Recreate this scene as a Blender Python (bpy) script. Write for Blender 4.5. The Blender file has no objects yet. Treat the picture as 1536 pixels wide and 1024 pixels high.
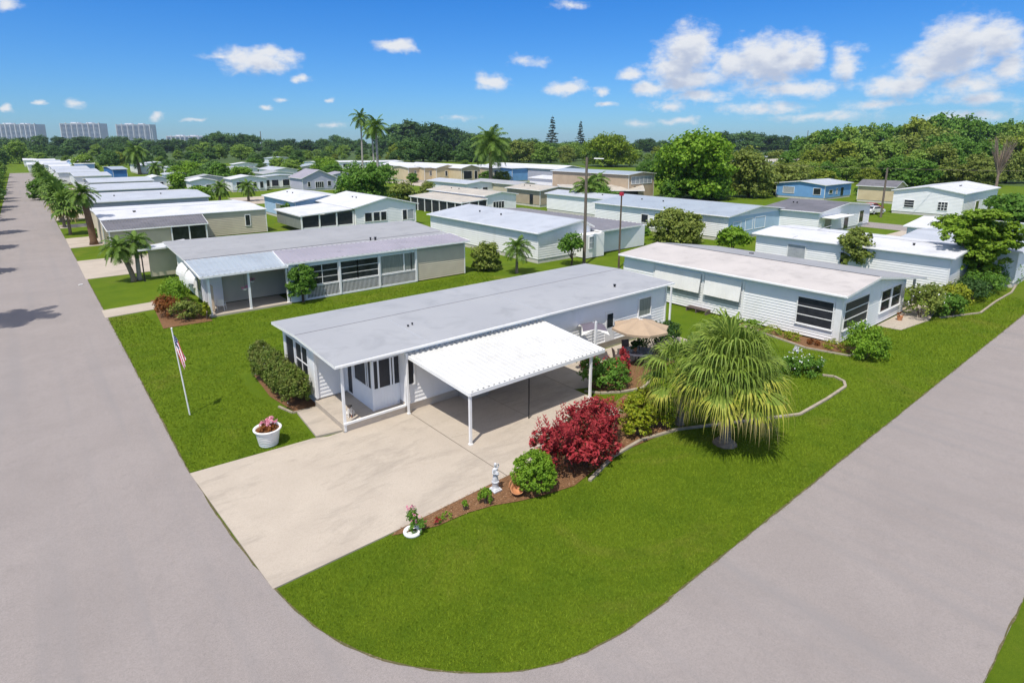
import bpy, bmesh, math, random
import numpy as np
from mathutils import Vector, Matrix, noise
sc = bpy.context.scene
C = sc.collection
rnd = random.Random(7)
PI = math.pi

# ------------------------------------------------------------------ camera model (used to place things on the ground plan)
CX, PY, FL, HOR, H = 768.0, 411.0, 878.6, 213.0, 13.0
_d = PY-HOR; FF = math.hypot(FL, _d); TH = math.atan2(_d, FL)
A2 = math.atan2(1092.0, FF)
fw = (math.cos(A2), math.sin(A2)); rt = (math.sin(A2), -math.cos(A2))
def ray(x, y):
    r = x-CX; v = -(y-PY)
    fh = FL*math.cos(TH)+v*math.sin(TH); up = v*math.cos(TH)-FL*math.sin(TH)
    return (rt[0]*r+fw[0]*fh, rt[1]*r+fw[1]*fh, up)
def G(x, y, z=0.0):
    q = ray(x, y); t = (z-H)/q[2]; return (q[0]*t, q[1]*t)
def P(X, Y, Z):
    r = X*rt[0]+Y*rt[1]; fh = X*fw[0]+Y*fw[1]; u = Z-H
    dep = fh*math.cos(TH)-u*math.sin(TH); v = fh*math.sin(TH)+u*math.cos(TH)
    return (CX+FL*r/dep, PY-FL*v/dep)
def top_h(X, Y, ty):
    lo, hi = 0, 90
    for _ in range(40):
        m = (lo+hi)/2
        if P(X, Y, m)[1] > ty: lo = m
        else: hi = m
    return lo
def solve(axis, fixed, z, px, lo=0.0, hi=400.0):
    # distance along an axis whose projection has the wanted x
    def f(t): return P(fixed[0]+(t if axis == 'x' else 0), fixed[1]+(t if axis == 'y' else 0), z)[0]
    inc = f(1.0) > f(0.0)
    for _ in range(50):
        m = (lo+hi)/2
        if (f(m) < px) == inc: lo = m
        else: hi = m
    return lo

# ------------------------------------------------------------------ materials
def nodes(m):
    m.use_nodes = True
    nt = m.node_tree; nt.nodes.clear()
    out = nt.nodes.new('ShaderNodeOutputMaterial'); bs = nt.nodes.new('ShaderNodeBsdfPrincipled')
    nt.links.new(bs.outputs[0], out.inputs[0]); return nt, bs, out
def mixc(nt, fac, a, b):
    n = nt.nodes.new('ShaderNodeMix'); n.data_type = 'RGBA'
    if hasattr(fac, 'links') or hasattr(fac, 'is_linked'): nt.links.new(fac, n.inputs[0])
    else: n.inputs[0].default_value = fac
    for s, v in ((6, a), (7, b)):
        if isinstance(v, tuple): n.inputs[s].default_value = (*v[:3], 1)
        else: nt.links.new(v, n.inputs[s])
    return n.outputs[2]
def ramp(nt, src, lo, hi):
    n = nt.nodes.new('ShaderNodeMapRange'); n.inputs[1].default_value = lo; n.inputs[2].default_value = hi
    nt.links.new(src, n.inputs[0]); return n.outputs[0]
def nz(nt, scale, det=3, rough=.55, vec=None, dist=0):
    n = nt.nodes.new('ShaderNodeTexNoise'); n.inputs['Scale'].default_value = scale
    n.inputs['Detail'].default_value = det; n.inputs['Roughness'].default_value = rough
    n.inputs['Distortion'].default_value = dist
    if vec is not None: nt.links.new(vec, n.inputs['Vector'])
    return n.outputs['Fac']
def wpos(nt, sx=1, sy=1, sz=1):
    g = nt.nodes.new('ShaderNodeNewGeometry'); mp = nt.nodes.new('ShaderNodeMapping')
    mp.inputs['Scale'].default_value = (sx, sy, sz); nt.links.new(g.outputs['Position'], mp.inputs[0]); return mp.outputs[0]
def bump(nt, bs, src, strength=.3, dist=.02):
    b = nt.nodes.new('ShaderNodeBump'); b.inputs['Strength'].default_value = strength; b.inputs['Distance'].default_value = dist
    nt.links.new(src, b.inputs['Height']); nt.links.new(b.outputs[0], bs.inputs['Normal'])
def mat(name, c1, c2=None, scale=1.0, rough=.7, s2=None, c3=None, bmp=0, bs_scale=30, metal=0, spec=.3, lo=.35, hi=.65, stretch=(1, 1, 1)):
    m = bpy.data.materials.new(name); nt, bs, _ = nodes(m)
    v = wpos(nt, *stretch)
    col = c1
    if c2: col = mixc(nt, ramp(nt, nz(nt, scale, 4, vec=v), lo, hi), c1, c2)
    if c3: col = mixc(nt, ramp(nt, nz(nt, s2, 5, .65, v, .6), .52, .75), col if c2 else c1, c3)
    if isinstance(col, tuple): bs.inputs['Base Color'].default_value = (*col, 1)
    else: nt.links.new(col, bs.inputs['Base Color'])
    bs.inputs['Roughness'].default_value = rough; bs.inputs['Metallic'].default_value = metal
    bs.inputs['Specular IOR Level'].default_value = spec
    if bmp: bump(nt, bs, nz(nt, bs_scale, 3, vec=v), bmp)
    return m
def leafmat(name, a, b, c=None, trans=.33, scale=.6, rough=.55):
    m = bpy.data.materials.new(name); nt, bs, out = nodes(m)
    g = nt.nodes.new('ShaderNodeNewGeometry')
    ri = g.outputs['Random Per Island']
    col = mixc(nt, ri, a, b)
    n = ramp(nt, nz(nt, scale, 2, vec=g.outputs['Position']), .35, .65)
    dk = tuple(x*.62 for x in a)
    col = mixc(nt, n, col, mixc(nt, .45, col, c if c else dk))
    nt.links.new(col, bs.inputs['Base Color']); bs.inputs['Roughness'].default_value = rough
    bs.inputs['Specular IOR Level'].default_value = .25
    tr = nt.nodes.new('ShaderNodeBsdfTranslucent'); nt.links.new(col, tr.inputs[0])
    mx = nt.nodes.new('ShaderNodeMixShader'); mx.inputs[0].default_value = trans
    nt.links.new(bs.outputs[0], mx.inputs[1]); nt.links.new(tr.outputs[0], mx.inputs[2]); nt.links.new(mx.outputs[0], out.inputs[0])
    return m
M = {}
def build_mats():
    # ground
    m = bpy.data.materials.new('grass'); nt, bs, _ = nodes(m); v = wpos(nt)
    c = mixc(nt, ramp(nt, nz(nt, .35, 3, vec=v), .3, .7), (.115, .178, .0085), (.15, .215, .012))
    c = mixc(nt, ramp(nt, nz(nt, .16, 5, .7, v, .8), .53, .78), c, (.24, .23, .04))
    c = mixc(nt, ramp(nt, nz(nt, 9, 3, .7, v), .4, .9), c, (.085, .145, .007))
    c = mixc(nt, ramp(nt, nz(nt, 45, 2, .7, v), .4, .8), c, (.045, .09, .005))
    c = mixc(nt, ramp(nt, nz(nt, .5, 4, .65, v, .4), .45, .75), c, (.075, .135, .007))
    nt.links.new(c, bs.inputs['Base Color']); bs.inputs['Roughness'].default_value = .9; bs.inputs['Specular IOR Level'].default_value = .1
    bump(nt, bs, nz(nt, 40, 4, .8, v), .8, .05); M['grass'] = m
    m = bpy.data.materials.new('asphalt'); nt, bs, _ = nodes(m); v = wpos(nt)
    c = mixc(nt, ramp(nt, nz(nt, .3, 6, .65, v, .6), .3, .7), (.248, .219, .210), (.308, .273, .262)); c = mixc(nt, ramp(nt, nz(nt, 1.7, 5, .7, v, .3), .56, .8), c, (.215, .194, .19))
    c = mixc(nt, ramp(nt, nz(nt, 22, 5, .85, v), .42, .75), c, (.165, .148, .144))
    c = mixc(nt, ramp(nt, nz(nt, 120, 2, .8, v), .45, .75), c, (.42, .385, .37))
    v2 = wpos(nt, 1.2, .04, 1)
    c = mixc(nt, ramp(nt, nz(nt, 1.0, 3, .5, v2), .5, .9), c, (.245, .23, .23))
    nt.links.new(c, bs.inputs['Base Color']); bs.inputs['Roughness'].default_value = .9; bs.inputs['Specular IOR Level'].default_value = .15
    bump(nt, bs, nz(nt, 90, 3, .8, v), .5, .012); M['asphalt'] = m
    m = bpy.data.materials.new('concrete'); nt, bs, _ = nodes(m); v = wpos(nt)
    c = mixc(nt, ramp(nt, nz(nt, .5, 5, .6, v, .6), .3, .7), (.50, .44, .37), (.43, .375, .315))
    v3 = wpos(nt, .45, 1.3, 1)
    c = mixc(nt, ramp(nt, nz(nt, .55, 7, .75, v3, .25), .5, .78), c, (.27, .24, .205))
    c = mixc(nt, ramp(nt, nz(nt, 30, 3, .7, v), .45, .8), c, (.37, .315, .255))
    nt.links.new(c, bs.inputs['Base Color']); bs.inputs['Roughness'].default_value = .85; bs.inputs['Specular IOR Level'].default_value = .2
    bump(nt, bs, nz(nt, 60, 3, .7, v), .25, .01); M['concrete'] = m
    M['joint'] = mat('concrete_joint', (.14, .12, .10), (.2, .17, .14), 6)
    M['curb'] = mat('curb_concrete', (.40, .345, .27), (.30, .26, .20), 3, .9, bmp=.3)
    M['mulch'] = mat('mulch', (.22, .115, .055), (.13, .065, .03), 14, .95, 40, (.3, .17, .09), bmp=.9, bs_scale=35)
    M['undergrowth'] = mat('undergrowth', (.045, .085, .018), (.075, .12, .025), .05, .95, .3, (.03, .05, .012))
    M['roof_carbon'] = mat('charcoal_metal_roof', (.23, .22, .24), (.19, .185, .20), .4, .5, .8, (.28, .27, .29))
    M['verge'] = mat('dry_verge', (.12, .10, .05), (.08, .085, .025), 3, .95, 9, (.26, .21, .13), bmp=.6)
    # building
    M['white'] = mat('white_siding', (.86, .86, .86), (.81, .81, .81), .6, .5, .9, (.75, .75, .73), stretch=(1, 1, .35))
    M['white2'] = mat('bright_white_paint', (.88, .88, .88), (.83, .83, .83), .8, .45)
    M['trim'] = mat('white_trim', (.86, .86, .86), (.79, .79, .78), 2, .4)
    M['panel'] = mat('grooved_white_panel', (.80, .82, .85), (.75, .77, .80), .8, .5)
    M['cream'] = mat('cream_wall', (.66, .55, .36), (.6, .49, .31), .7, .6)
    M['tan'] = mat('tan_siding', (.60, .54, .41), (.54, .48, .365), .7, .6)
    M['tan2'] = mat('greyish_tan_wall', (.45, .38, .28), (.40, .335, .245), .7, .6)
    M['beige'] = mat('beige_stucco', (.56, .44, .32), (.5, .39, .28), .7, .7)
    M['blue'] = mat('blue_wall', (.18, .38, .68), (.16, .34, .62), .7, .55)
    M['paleblue'] = mat('pale_blue_wall', (.42, .58, .76), (.38, .53, .70), .7, .55)
    M['deepblue'] = mat('deep_blue_wall', (.06, .20, .50), (.05, .17, .44), .7, .55)
    M['lilac'] = mat('lilac_grey_wall', (.5, .5, .6), (.46, .46, .56), .7, .55)
    M['skirt'] = mat('skirting', (.62, .60, .56), (.54, .52, .48), 1.5, .7)
    M['roof_grey'] = mat('grey_roof_membrane', (.375, .385, .405), (.335, .345, .37), .22, .6, .5, (.29, .30, .32), lo=.3, hi=.7)
    M['roof_grey2'] = mat('dusty_grey_roof', (.345, .35, .365), (.31, .315, .33), .25, .65, .6, (.265, .27, .285))
    M['roof_blue'] = mat('blue_grey_metal_roof', (.37, .42, .47), (.33, .38, .43), .3, .45, .7, (.28, .31, .35))
    M['roof_mauve'] = mat('mauve_grey_metal_roof', (.34, .32, .37), (.30, .285, .33), .3, .5, .7, (.25, .24, .27))
    M['roof_pink'] = mat('pinkish_white_roof', (.53, .495, .475), (.475, .445, .43), .35, .65, .7, (.40, .375, .36))
    M['roof_white'] = mat('white_roof_coating', (.66, .665, .69), (.59, .60, .63), .3, .5, .6, (.50, .51, .53))
    M['roof_pale'] = mat('pale_grey_roof', (.47, .50, .55), (.42, .45, .50), .3, .5, .6, (.36, .38, .42))
    M['roof_dark'] = mat('dark_grey_roof', (.17, .165, .185), (.13, .13, .145), .4, .6, .8, (.10, .10, .11))
    M['roof_beige'] = mat('weathered_beige_roof', (.50, .46, .40), (.42, .39, .345), .4, .65, .8, (.34, .32, .29))
    M['metal_white'] = mat('white_aluminium_sheet', (.64, .64, .63), (.60, .60, .59), .5, .4, 1.2, (.53, .53, .51))
    M['awning'] = mat('awning_white', (.80, .79, .76), (.74, .73, .7), 1, .5)
    # glass
    m = bpy.data.materials.new('window_glass'); nt, bs, _ = nodes(m); v = wpos(nt, 1, 1, 1)
    c = mixc(nt, ramp(nt, nz(nt, 1.3, 3, vec=v), .35, .65), (.012, .015, .022), (.035, .04, .05))
    nt.links.new(c, bs.inputs['Base Color']); bs.inputs['Roughness'].default_value = .12; bs.inputs['Specular IOR Level'].default_value = .5; M['glass'] = m
    M['screen'] = mat('dark_insect_screen', (.018, .02, .026), (.03, .032, .04), 2, .5, spec=.4)
    M['curtain'] = mat('curtain_glass', (.28, .30, .27), (.2, .215, .2), 3, .25, stretch=(3, 3, .3))
    M['blind'] = mat('window_blind', (.42, .44, .47), (.33, .35, .38), 3, .4)
    # brick skirt
    m = bpy.data.materials.new('pale_brick'); nt, bs, _ = nodes(m)
    g = nt.nodes.new('ShaderNodeNewGeometry'); sp = nt.nodes.new('ShaderNodeSeparateXYZ'); nt.links.new(g.outputs['Position'], sp.inputs[0])
    ad = nt.nodes.new('ShaderNodeMath'); ad.operation = 'ADD'; nt.links.new(sp.outputs[0], ad.inputs[0]); nt.links.new(sp.outputs[1], ad.inputs[1])
    cb = nt.nodes.new('ShaderNodeCombineXYZ'); nt.links.new(ad.outputs[0], cb.inputs[0]); nt.links.new(sp.outputs[2], cb.inputs[1])
    bt = nt.nodes.new('ShaderNodeTexBrick'); nt.links.new(cb.outputs[0], bt.inputs[0])
    bt.inputs['Color1'].default_value = (.64, .56, .46, 1); bt.inputs['Color2'].default_value = (.56, .48, .39, 1); bt.inputs['Mortar'].default_value = (.58, .52, .45, 1)
    bt.inputs['Scale'].default_value = 1; bt.inputs['Mortar Size'].default_value = .012; bt.inputs['Brick Width'].default_value = .3; bt.inputs['Row Height'].default_value = .1
    nt.links.new(bt.outputs[0], bs.inputs['Base Color']); bs.inputs['Roughness'].default_value = .85
    bb = nt.nodes.new('ShaderNodeBump'); bb.inputs['Strength'].default_value = .5; bb.inputs['Distance'].default_value = .02; bb.invert = True
    nt.links.new(bt.outputs['Fac'], bb.inputs['Height']); nt.links.new(bb.outputs[0], bs.inputs['Normal']); M['brick'] = m
    # plants
    M['bark'] = mat('bark', (.16, .12, .085), (.09, .065, .045), 4, .9, bmp=.6, bs_scale=12, stretch=(1, 1, .3))
    M['palmbark'] = mat('palm_bark', (.27, .22, .17), (.17, .13, .095), 5, .9, bmp=.8, bs_scale=9, stretch=(.5, .5, 3))
    M['palegrey'] = mat('pale_palm_trunk', (.42, .39, .35), (.3, .275, .25), 4, .85, stretch=(1, 1, 4))
    M['brownpalm'] = mat('brown_palm_trunk', (.21, .125, .075), (.12, .07, .045), 5, .95, bmp=.8, bs_scale=8, stretch=(.7, .7, 3))
    M['deadwood'] = mat('dead_branch', (.32, .24, .2), (.22, .16, .13), 4, .9)
    M['leaf_dark'] = leafmat('dark_green_leaves', (0.041, 0.101, 0.022), (0.081, 0.162, 0.032))
    M['leaf_mid'] = leafmat('mid_green_leaves', (0.099, 0.231, 0.026), (0.182, 0.330, 0.043))
    M['leaf_lime'] = leafmat('lime_green_leaves', (0.150, 0.250, 0.015), (0.275, 0.350, 0.025))
    M['leaf_bright'] = leafmat('bright_green_leaves', (0.150, 0.300, 0.021), (0.270, 0.435, 0.033))
    M['leaf_olive'] = leafmat('olive_leaves', (0.181, 0.250, 0.046), (0.302, 0.348, 0.068))
    M['leaf_far'] = leafmat('far_tree_leaves', (0.078, 0.172, 0.041), (0.147, 0.259, 0.061), scale=.15)
    M['leaf_far2'] = leafmat('far_mid_leaves', (0.181, 0.312, 0.044), (0.302, 0.424, 0.070), scale=.12)
    M['leaf_far3'] = leafmat('far_yellow_green_leaves', (0.211, 0.283, 0.029), (0.324, 0.389, 0.049), scale=.12)
    M['leaf_fir'] = leafmat('conifer_needles', (0.039, 0.065, 0.039), (0.072, 0.098, 0.058))
    M['leaf_fresh'] = leafmat('fresh_green_leaves', (.17, .30, .02), (.27, .40, .03))
    M['leaf_hedge'] = leafmat('hedge_leaves', (.09, .165, .02), (.2, .28, .045), (.22, .17, .06), scale=3)
    M['leaf_yellow'] = leafmat('yellow_green_leaves', (.20, .27, .012), (.42, .42, .03), (.14, .22, .01), scale=2)
    M['leaf_red'] = leafmat('crimson_leaves', (.34, .02, .032), (.58, .07, .085), (.16, .035, .02), scale=3)
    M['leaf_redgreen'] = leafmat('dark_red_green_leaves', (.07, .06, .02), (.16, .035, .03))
    M['leaf_rust'] = leafmat('rust_leaves', (.22, .07, .02), (.32, .13, .03))
    M['frond'] = leafmat('palm_frond', (.095, .185, .025), (.175, .28, .04), trans=.2)
    M['frond_far'] = leafmat('pale_palm_frond', (0.169, 0.260, 0.052), (0.260, 0.338, 0.078), trans=.2)
    M['fan_green'] = leafmat('fan_palm_blade', (.17, .27, .035), (.30, .38, .07), trans=.25, scale=2)
    M['fan_yel'] = leafmat('ageing_fan_blade', (.36, .40, .05), (.5, .46, .08), (.25, .32, .04), trans=.25, scale=2)
    M['fan_tip'] = leafmat('dry_blade_tip', (.42, .36, .12), (.5, .4, .2), trans=.2, scale=2)
    M['pink'] = leafmat('pink_petals', (.7, .25, .36), (.8, .42, .5), (.75, .3, .4), trans=.2)
    M['wflower'] = leafmat('white_petals', (.75, .75, .78), (.8, .8, .8), (.7, .7, .75), trans=.2)
    # small things
    M['stone'] = mat('pale_statue_stone', (.66, .67, .69), (.48, .49, .52), 9, .6)
    M['terracotta'] = mat('terracotta', (.58, .27, .13), (.48, .21, .1), 6, .8)
    M['wood'] = mat('weathered_pole', (.20, .165, .135), (.13, .105, .085), 3, .9, stretch=(3, 3, .3))
    M['umb'] = mat('tan_canvas', (.44, .33, .23), (.40, .30, .21), 2, .8)
    M['umbgrey'] = mat('grey_canvas', (.15, .135, .17), (.13, .115, .15), 2, .8)
    M['black'] = mat('black_metal', (.02, .02, .022), None, rough=.4)
    M['tableglass'] = mat('smoky_table_top', (.10, .10, .13), (.07, .07, .09), 4, .15)
    M['chair'] = mat('outdoor_chair', (.16, .12, .11), (.11, .085, .08), 4, .6)
    M['fur_w'] = mat('white_coat', (.72, .68, .62), (.6, .55, .5), 8, .9)
    M['fur_b'] = mat('black_coat', (.03, .028, .027), (.05, .04, .035), 8, .8)
    M['fur_br'] = mat('brown_coat', (.26, .11, .06), (.2, .08, .04), 8, .9)
    M['red'] = mat('flag_red', (.50, .03, .06), None, rough=.8)
    M['navy'] = mat('flag_navy', (.02, .035, .13), None, rough=.8)
    M['carpaint_w'] = mat('white_car_paint', (.7, .7, .7), None, rough=.2, spec=.5)
    M['carpaint_r'] = mat('red_car_paint', (.5, .05, .03), None, rough=.2, spec=.5)
    M['carpaint_g'] = mat('silver_car_paint', (.4, .42, .45), None, rough=.2, spec=.5)
    M['tyre'] = mat('tyre_rubber', (.02, .02, .02), None, rough=.8)
    M['tower'] = mat('tower_concrete', (.62, .64, .68), (.55, .57, .62), .05, .7)
    M['towerglass'] = mat('tower_glass', (.16, .23, .34), (.12, .18, .28), .1, .3)
build_mats()

# ------------------------------------------------------------------ mesh helpers
class MB:
    def __init__(s): s.v = []; s.f = []; s.mi = []; s.m = 0
    def face(s, pts, m=None):
        n = len(s.v); s.v.extend([tuple(p) for p in pts]); s.f.append(tuple(range(n, n+len(pts)))); s.mi.append(s.m if m is None else m)
    def box(s, a, b, m=None):
        x0, y0, z0 = a; x1, y1, z1 = b
        if x0 > x1: x0, x1 = x1, x0
        if y0 > y1: y0, y1 = y1, y0
        if z0 > z1: z0, z1 = z1, z0
        n = len(s.v); s.v += [(x0, y0, z0), (x1, y0, z0), (x1, y1, z0), (x0, y1, z0), (x0, y0, z1), (x1, y0, z1), (x1, y1, z1), (x0, y1, z1)]
        for q in ((0, 3, 2, 1), (4, 5, 6, 7), (0, 1, 5, 4), (1, 2, 6, 5), (2, 3, 7, 6), (3, 0, 4, 7)):
            s.f.append(tuple(n+i for i in q)); s.mi.append(s.m if m is None else m)
    def hexa(s, p, m=None):       # 8 points: bottom ring then top ring
        n = len(s.v); s.v += [tuple(q) for q in p]
        for q in ((0, 3, 2, 1), (4, 5, 6, 7), (0, 1, 5, 4), (1, 2, 6, 5), (2, 3, 7, 6), (3, 0, 4, 7)):
            s.f.append(tuple(n+i for i in q)); s.mi.append(s.m if m is None else m)
    def prism(s, pts, z0, z1, m=None):
        n = len(s.v); k = len(pts)
        s.v += [(x, y, z0) for x, y in pts]+[(x, y, z1) for x, y in pts]
        s.f.append(tuple(n+i for i in reversed(range(k)))); s.mi.append(s.m if m is None else m)
        s.f.append(tuple(n+k+i for i in range(k))); s.mi.append(s.m if m is None else m)
        for i in range(k):
            j = (i+1) % k; s.f.append((n+i, n+j, n+k+j, n+k+i)); s.mi.append(s.m if m is None else m)
    def tube(s, pts, rad, seg=8, m=None, cap=True):
        pts = [Vector(p) for p in pts]; K = len(pts)
        if not isinstance(rad, (list, tuple)): rad = [rad]*K
        n = len(s.v)
        for i, p in enumerate(pts):
            t = (pts[min(i+1, K-1)]-pts[max(i-1, 0)]).normalized()
            a = Vector((1, 0, 0)) if abs(t.x) < .8 else Vector((0, 1, 0))
            u = t.cross(a).normalized(); w = t.cross(u).normalized()
            for k in range(seg):
                an = 2*PI*k/seg; s.v.append(tuple(p+(u*math.cos(an)+w*math.sin(an))*rad[i]))
        for i in range(K-1):
            for k in range(seg):
                k2 = (k+1) % seg
                s.f.append((n+i*seg+k, n+i*seg+k2, n+(i+1)*seg+k2, n+(i+1)*seg+k)); s.mi.append(s.m if m is None else m)
        if cap:
            s.f.append(tuple(n+k for k in range(seg))); s.mi.append(s.m if m is None else m)
            s.f.append(tuple(n+(K-1)*seg+k for k in reversed(range(seg)))); s.mi.append(s.m if m is None else m)
    def lathe(s, prof, c=(0, 0, 0), seg=20, m=None, sx=1, sy=1):
        n = len(s.v)
        for r, z in prof:
            for k in range(seg):
                an = 2*PI*k/seg; s.v.append((c[0]+r*math.cos(an)*sx, c[1]+r*math.sin(an)*sy, c[2]+z))
        for i in range(len(prof)-1):
            for k in range(seg):
                k2 = (k+1) % seg
                s.f.append((n+i*seg+k, n+i*seg+k2, n+(i+1)*seg+k2, n+(i+1)*seg+k)); s.mi.append(s.m if m is None else m)
        for q, base in ((range(seg), 0), (reversed(range(seg)), (len(prof)-1)*seg)):
            s.f.append(tuple(n+base+k for k in q)); s.mi.append(s.m if m is None else m)
    def build(s, name, mats, parent=None, smooth=False, loc=None):
        me = bpy.data.meshes.new(name); me.from_pydata(s.v, [], s.f)
        if not isinstance(mats, (list, tuple)): mats = [mats]
        for m in mats: me.materials.append(m)
        me.polygons.foreach_set('material_index', s.mi)
        bm = bmesh.new(); bm.from_mesh(me); bmesh.ops.recalc_face_normals(bm, faces=bm.faces); bm.to_mesh(me); bm.free()
        if smooth: me.polygons.foreach_set('use_smooth', [True]*len(me.polygons))
        o = bpy.data.objects.new(name, me); C.objects.link(o)
        if parent: o.parent = parent
        if loc: o.location = loc
        return o
def tag(o, label=None, cat=None, group=None, kind=None):
    if label: o['label'] = label
    if cat: o['category'] = cat
    if group: o['group'] = group
    if kind: o['kind'] = kind
    return o
def thing(name, label, cat, loc=(0, 0, 0), group=None, rz=0):
    o = bpy.data.objects.new(name, None); C.objects.link(o); o.location = loc; o.rotation_euler = (0, 0, rz); o.empty_display_size = .3
    return tag(o, label, cat, group)
def dup(root, loc, rz=0, sc_=1, label=None, group=None, matname=None):
    r = root.copy(); C.objects.link(r); r.location = loc; r.rotation_euler = (0, 0, rz)
    r.scale = sc_ if isinstance(sc_, tuple) else (sc_,)*3
    if label: r['label'] = label
    if group: r['group'] = group
    for ch in list(root.children):
        c = ch.copy(); C.objects.link(c); c.parent = r
        for g in list(ch.children):
            d = g.copy(); C.objects.link(d); d.parent = c
        if matname and c.name.startswith('crown'):
            c.material_slots[0].link = 'OBJECT'; c.material_slots[0].material = M[matname]
    return r
def setmat(root, matname):
    for c in root.children:
        if c.name.startswith('crown'):
            c.material_slots[0].link = 'OBJECT'; c.material_slots[0].material = M[matname]

# ------------------------------------------------------------------ leaves
def fast_mesh(name, verts, nper, mats, mi=None, parent=None):
    nf = len(verts)//nper
    me = bpy.data.meshes.new(name); me.vertices.add(len(verts)); me.vertices.foreach_set('co', np.asarray(verts, dtype=np.float32).ravel())
    me.loops.add(nf*nper); me.loops.foreach_set('vertex_index', np.arange(nf*nper, dtype=np.int32))
    me.polygons.add(nf); me.polygons.foreach_set('loop_start', np.arange(0, nf*nper, nper, dtype=np.int32))
    if not isinstance(mats, (list, tuple)): mats = [mats]
    for m in mats: me.materials.append(m)
    if mi is not None: me.polygons.foreach_set('material_index', np.asarray(mi, dtype=np.int32))
    me.update(); me.validate()
    o = bpy.data.objects.new(name, me); C.objects.link(o)
    if parent: o.parent = parent
    return o
def leaf_quads(rg, c, nrm, size, aspect=.5, jitter=.7):
    n = len(c)
    d = nrm+rg.normal(0, jitter, (n, 3)); d /= np.linalg.norm(d, axis=1)[:, None]+1e-9
    a = rg.normal(0, 1, (n, 3)); u = np.cross(d, a); u /= np.linalg.norm(u, axis=1)[:, None]+1e-9
    w = np.cross(d, u)
    s = size*rg.uniform(.6, 1.3, n)[:, None]
    q = np.stack([c-u*s*.5, c+w*s*aspect*.5, c+u*s*.5, c-w*s*aspect*.5], axis=1)
    return q.reshape(-1, 3)
def crown_verts(seed, blobs, n, leaf, clumps=26, spread=.34, aspect=.75, up=.35, inner=.25, jitter=.7):
    rg = np.random.default_rng(seed)
    ar = np.array([(b[3]*b[4]+b[4]*b[5]+b[3]*b[5]) for b in blobs]); ar = ar/ar.sum()
    out = []
    for b, w in zip(blobs, ar):
        k = max(int(n*w), 20); kc = max(6, int(clumps))
        d = rg.normal(0, 1, (kc, 3)); d /= np.linalg.norm(d, axis=1)[:, None]
        d[:, 2] = np.where(d[:, 2] < -.5, -d[:, 2], d[:, 2])
        rr = rg.uniform(.72, 1.0, kc)[:, None]
        cc = d*rr
        idx = rg.integers(0, kc, k)
        loc = rg.normal(0, 1, (k, 3)); loc /= np.linalg.norm(loc, axis=1)[:, None]
        rad = rg.uniform(.35, 1, k)[:, None]*spread*rg.uniform(.7, 1.25, kc)[idx][:, None]
        p = cc[idx]+loc*rad
        ins = rg.random(k) < inner
        p[ins] *= rg.uniform(.4, .95, ins.sum())[:, None]
        nr = loc*.8+d[idx]*.4; nr[:, 2] += up
        pos = p*np.array(b[3:6])+np.array(b[:3])
        keep = pos[:, 2] > .03
        out.append(leaf_quads(rg, pos[keep], nr[keep], leaf, aspect, jitter))
    return np.concatenate(out)
def crown(name, seed, blobs, n, leaf, m, parent=None, **kw):
    return fast_mesh(name, crown_verts(seed, blobs, n, leaf, **kw), 4, m, parent=parent)
def bush(name, label, cat, x, y, blobs, n, leaf, mats, seed=1, stems=True, extra=None, group=None, **kw):
    """shrub standing on the ground: foliage (+ stems)"""
    t = thing(name, label, cat, (x, y, 0), group)
    crown('foliage', seed, blobs, n, leaf, M[mats], t, **kw)
    if extra:
        for nm, mm, nn, ll, dz in extra:
            eb = [(b[0], b[1], b[2]+dz, b[3]*1.02, b[4]*1.02, b[5]*1.02) for b in blobs]
            crown(nm, seed+50, eb, nn, ll, M[mm], t, inner=0, up=.8, **{k: v for k, v in kw.items() if k in ('clumps', 'spread')})
    if stems:
        mb = MB(); r = random.Random(seed)
        for b in blobs:
            for k in range(4):
                a = r.uniform(0, 6.28); e = (b[0]+math.cos(a)*b[3]*.5, b[1]+math.sin(a)*b[4]*.5, b[2]+b[5]*.4)
                mb.tube([(b[0]*.6+math.cos(a)*.05, b[1]*.6+math.sin(a)*.05, -.02), ((e[0]+b[0]*.6)/2, (e[1]+b[1]*.6)/2, e[2]*.55), e], [.03, .02, .008], 5)
        mb.build('stem', M['bark'], t)
    return t
def tree_proto(name, label, seed, blobs, n, leaf, matn, trunk_h, tr=.28, limbs=5, bark='bark', **kw):
    t = thing(name, label, 'tree')
    crown('crown', seed, blobs, n, leaf, M[matn], t, **kw)
    mb = MB(); r = random.Random(seed)
    mb.tube([(0, 0, -.1), (.05, .03, trunk_h*.5), (0, 0, trunk_h)], [tr*1.25, tr, tr*.8], 8)
    for k in range(limbs):
        b = blobs[k % len(blobs)]
        e = Vector((b[0]+r.uniform(-.4, .4)*b[3], b[1]+r.uniform(-.4, .4)*b[4], b[2]+b[5]*r.uniform(0, .5)))
        s = Vector((0, 0, trunk_h*r.uniform(.75, .98)))
        md = (s+e)/2+Vector((r.uniform(-.3, .3), r.uniform(-.3, .3), r.uniform(-.2, .3)))
        mb.tube([s, md, e], [tr*.5, tr*.3, tr*.08], 6)
    mb.build('trunk', M[bark], t)
    return t

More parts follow.
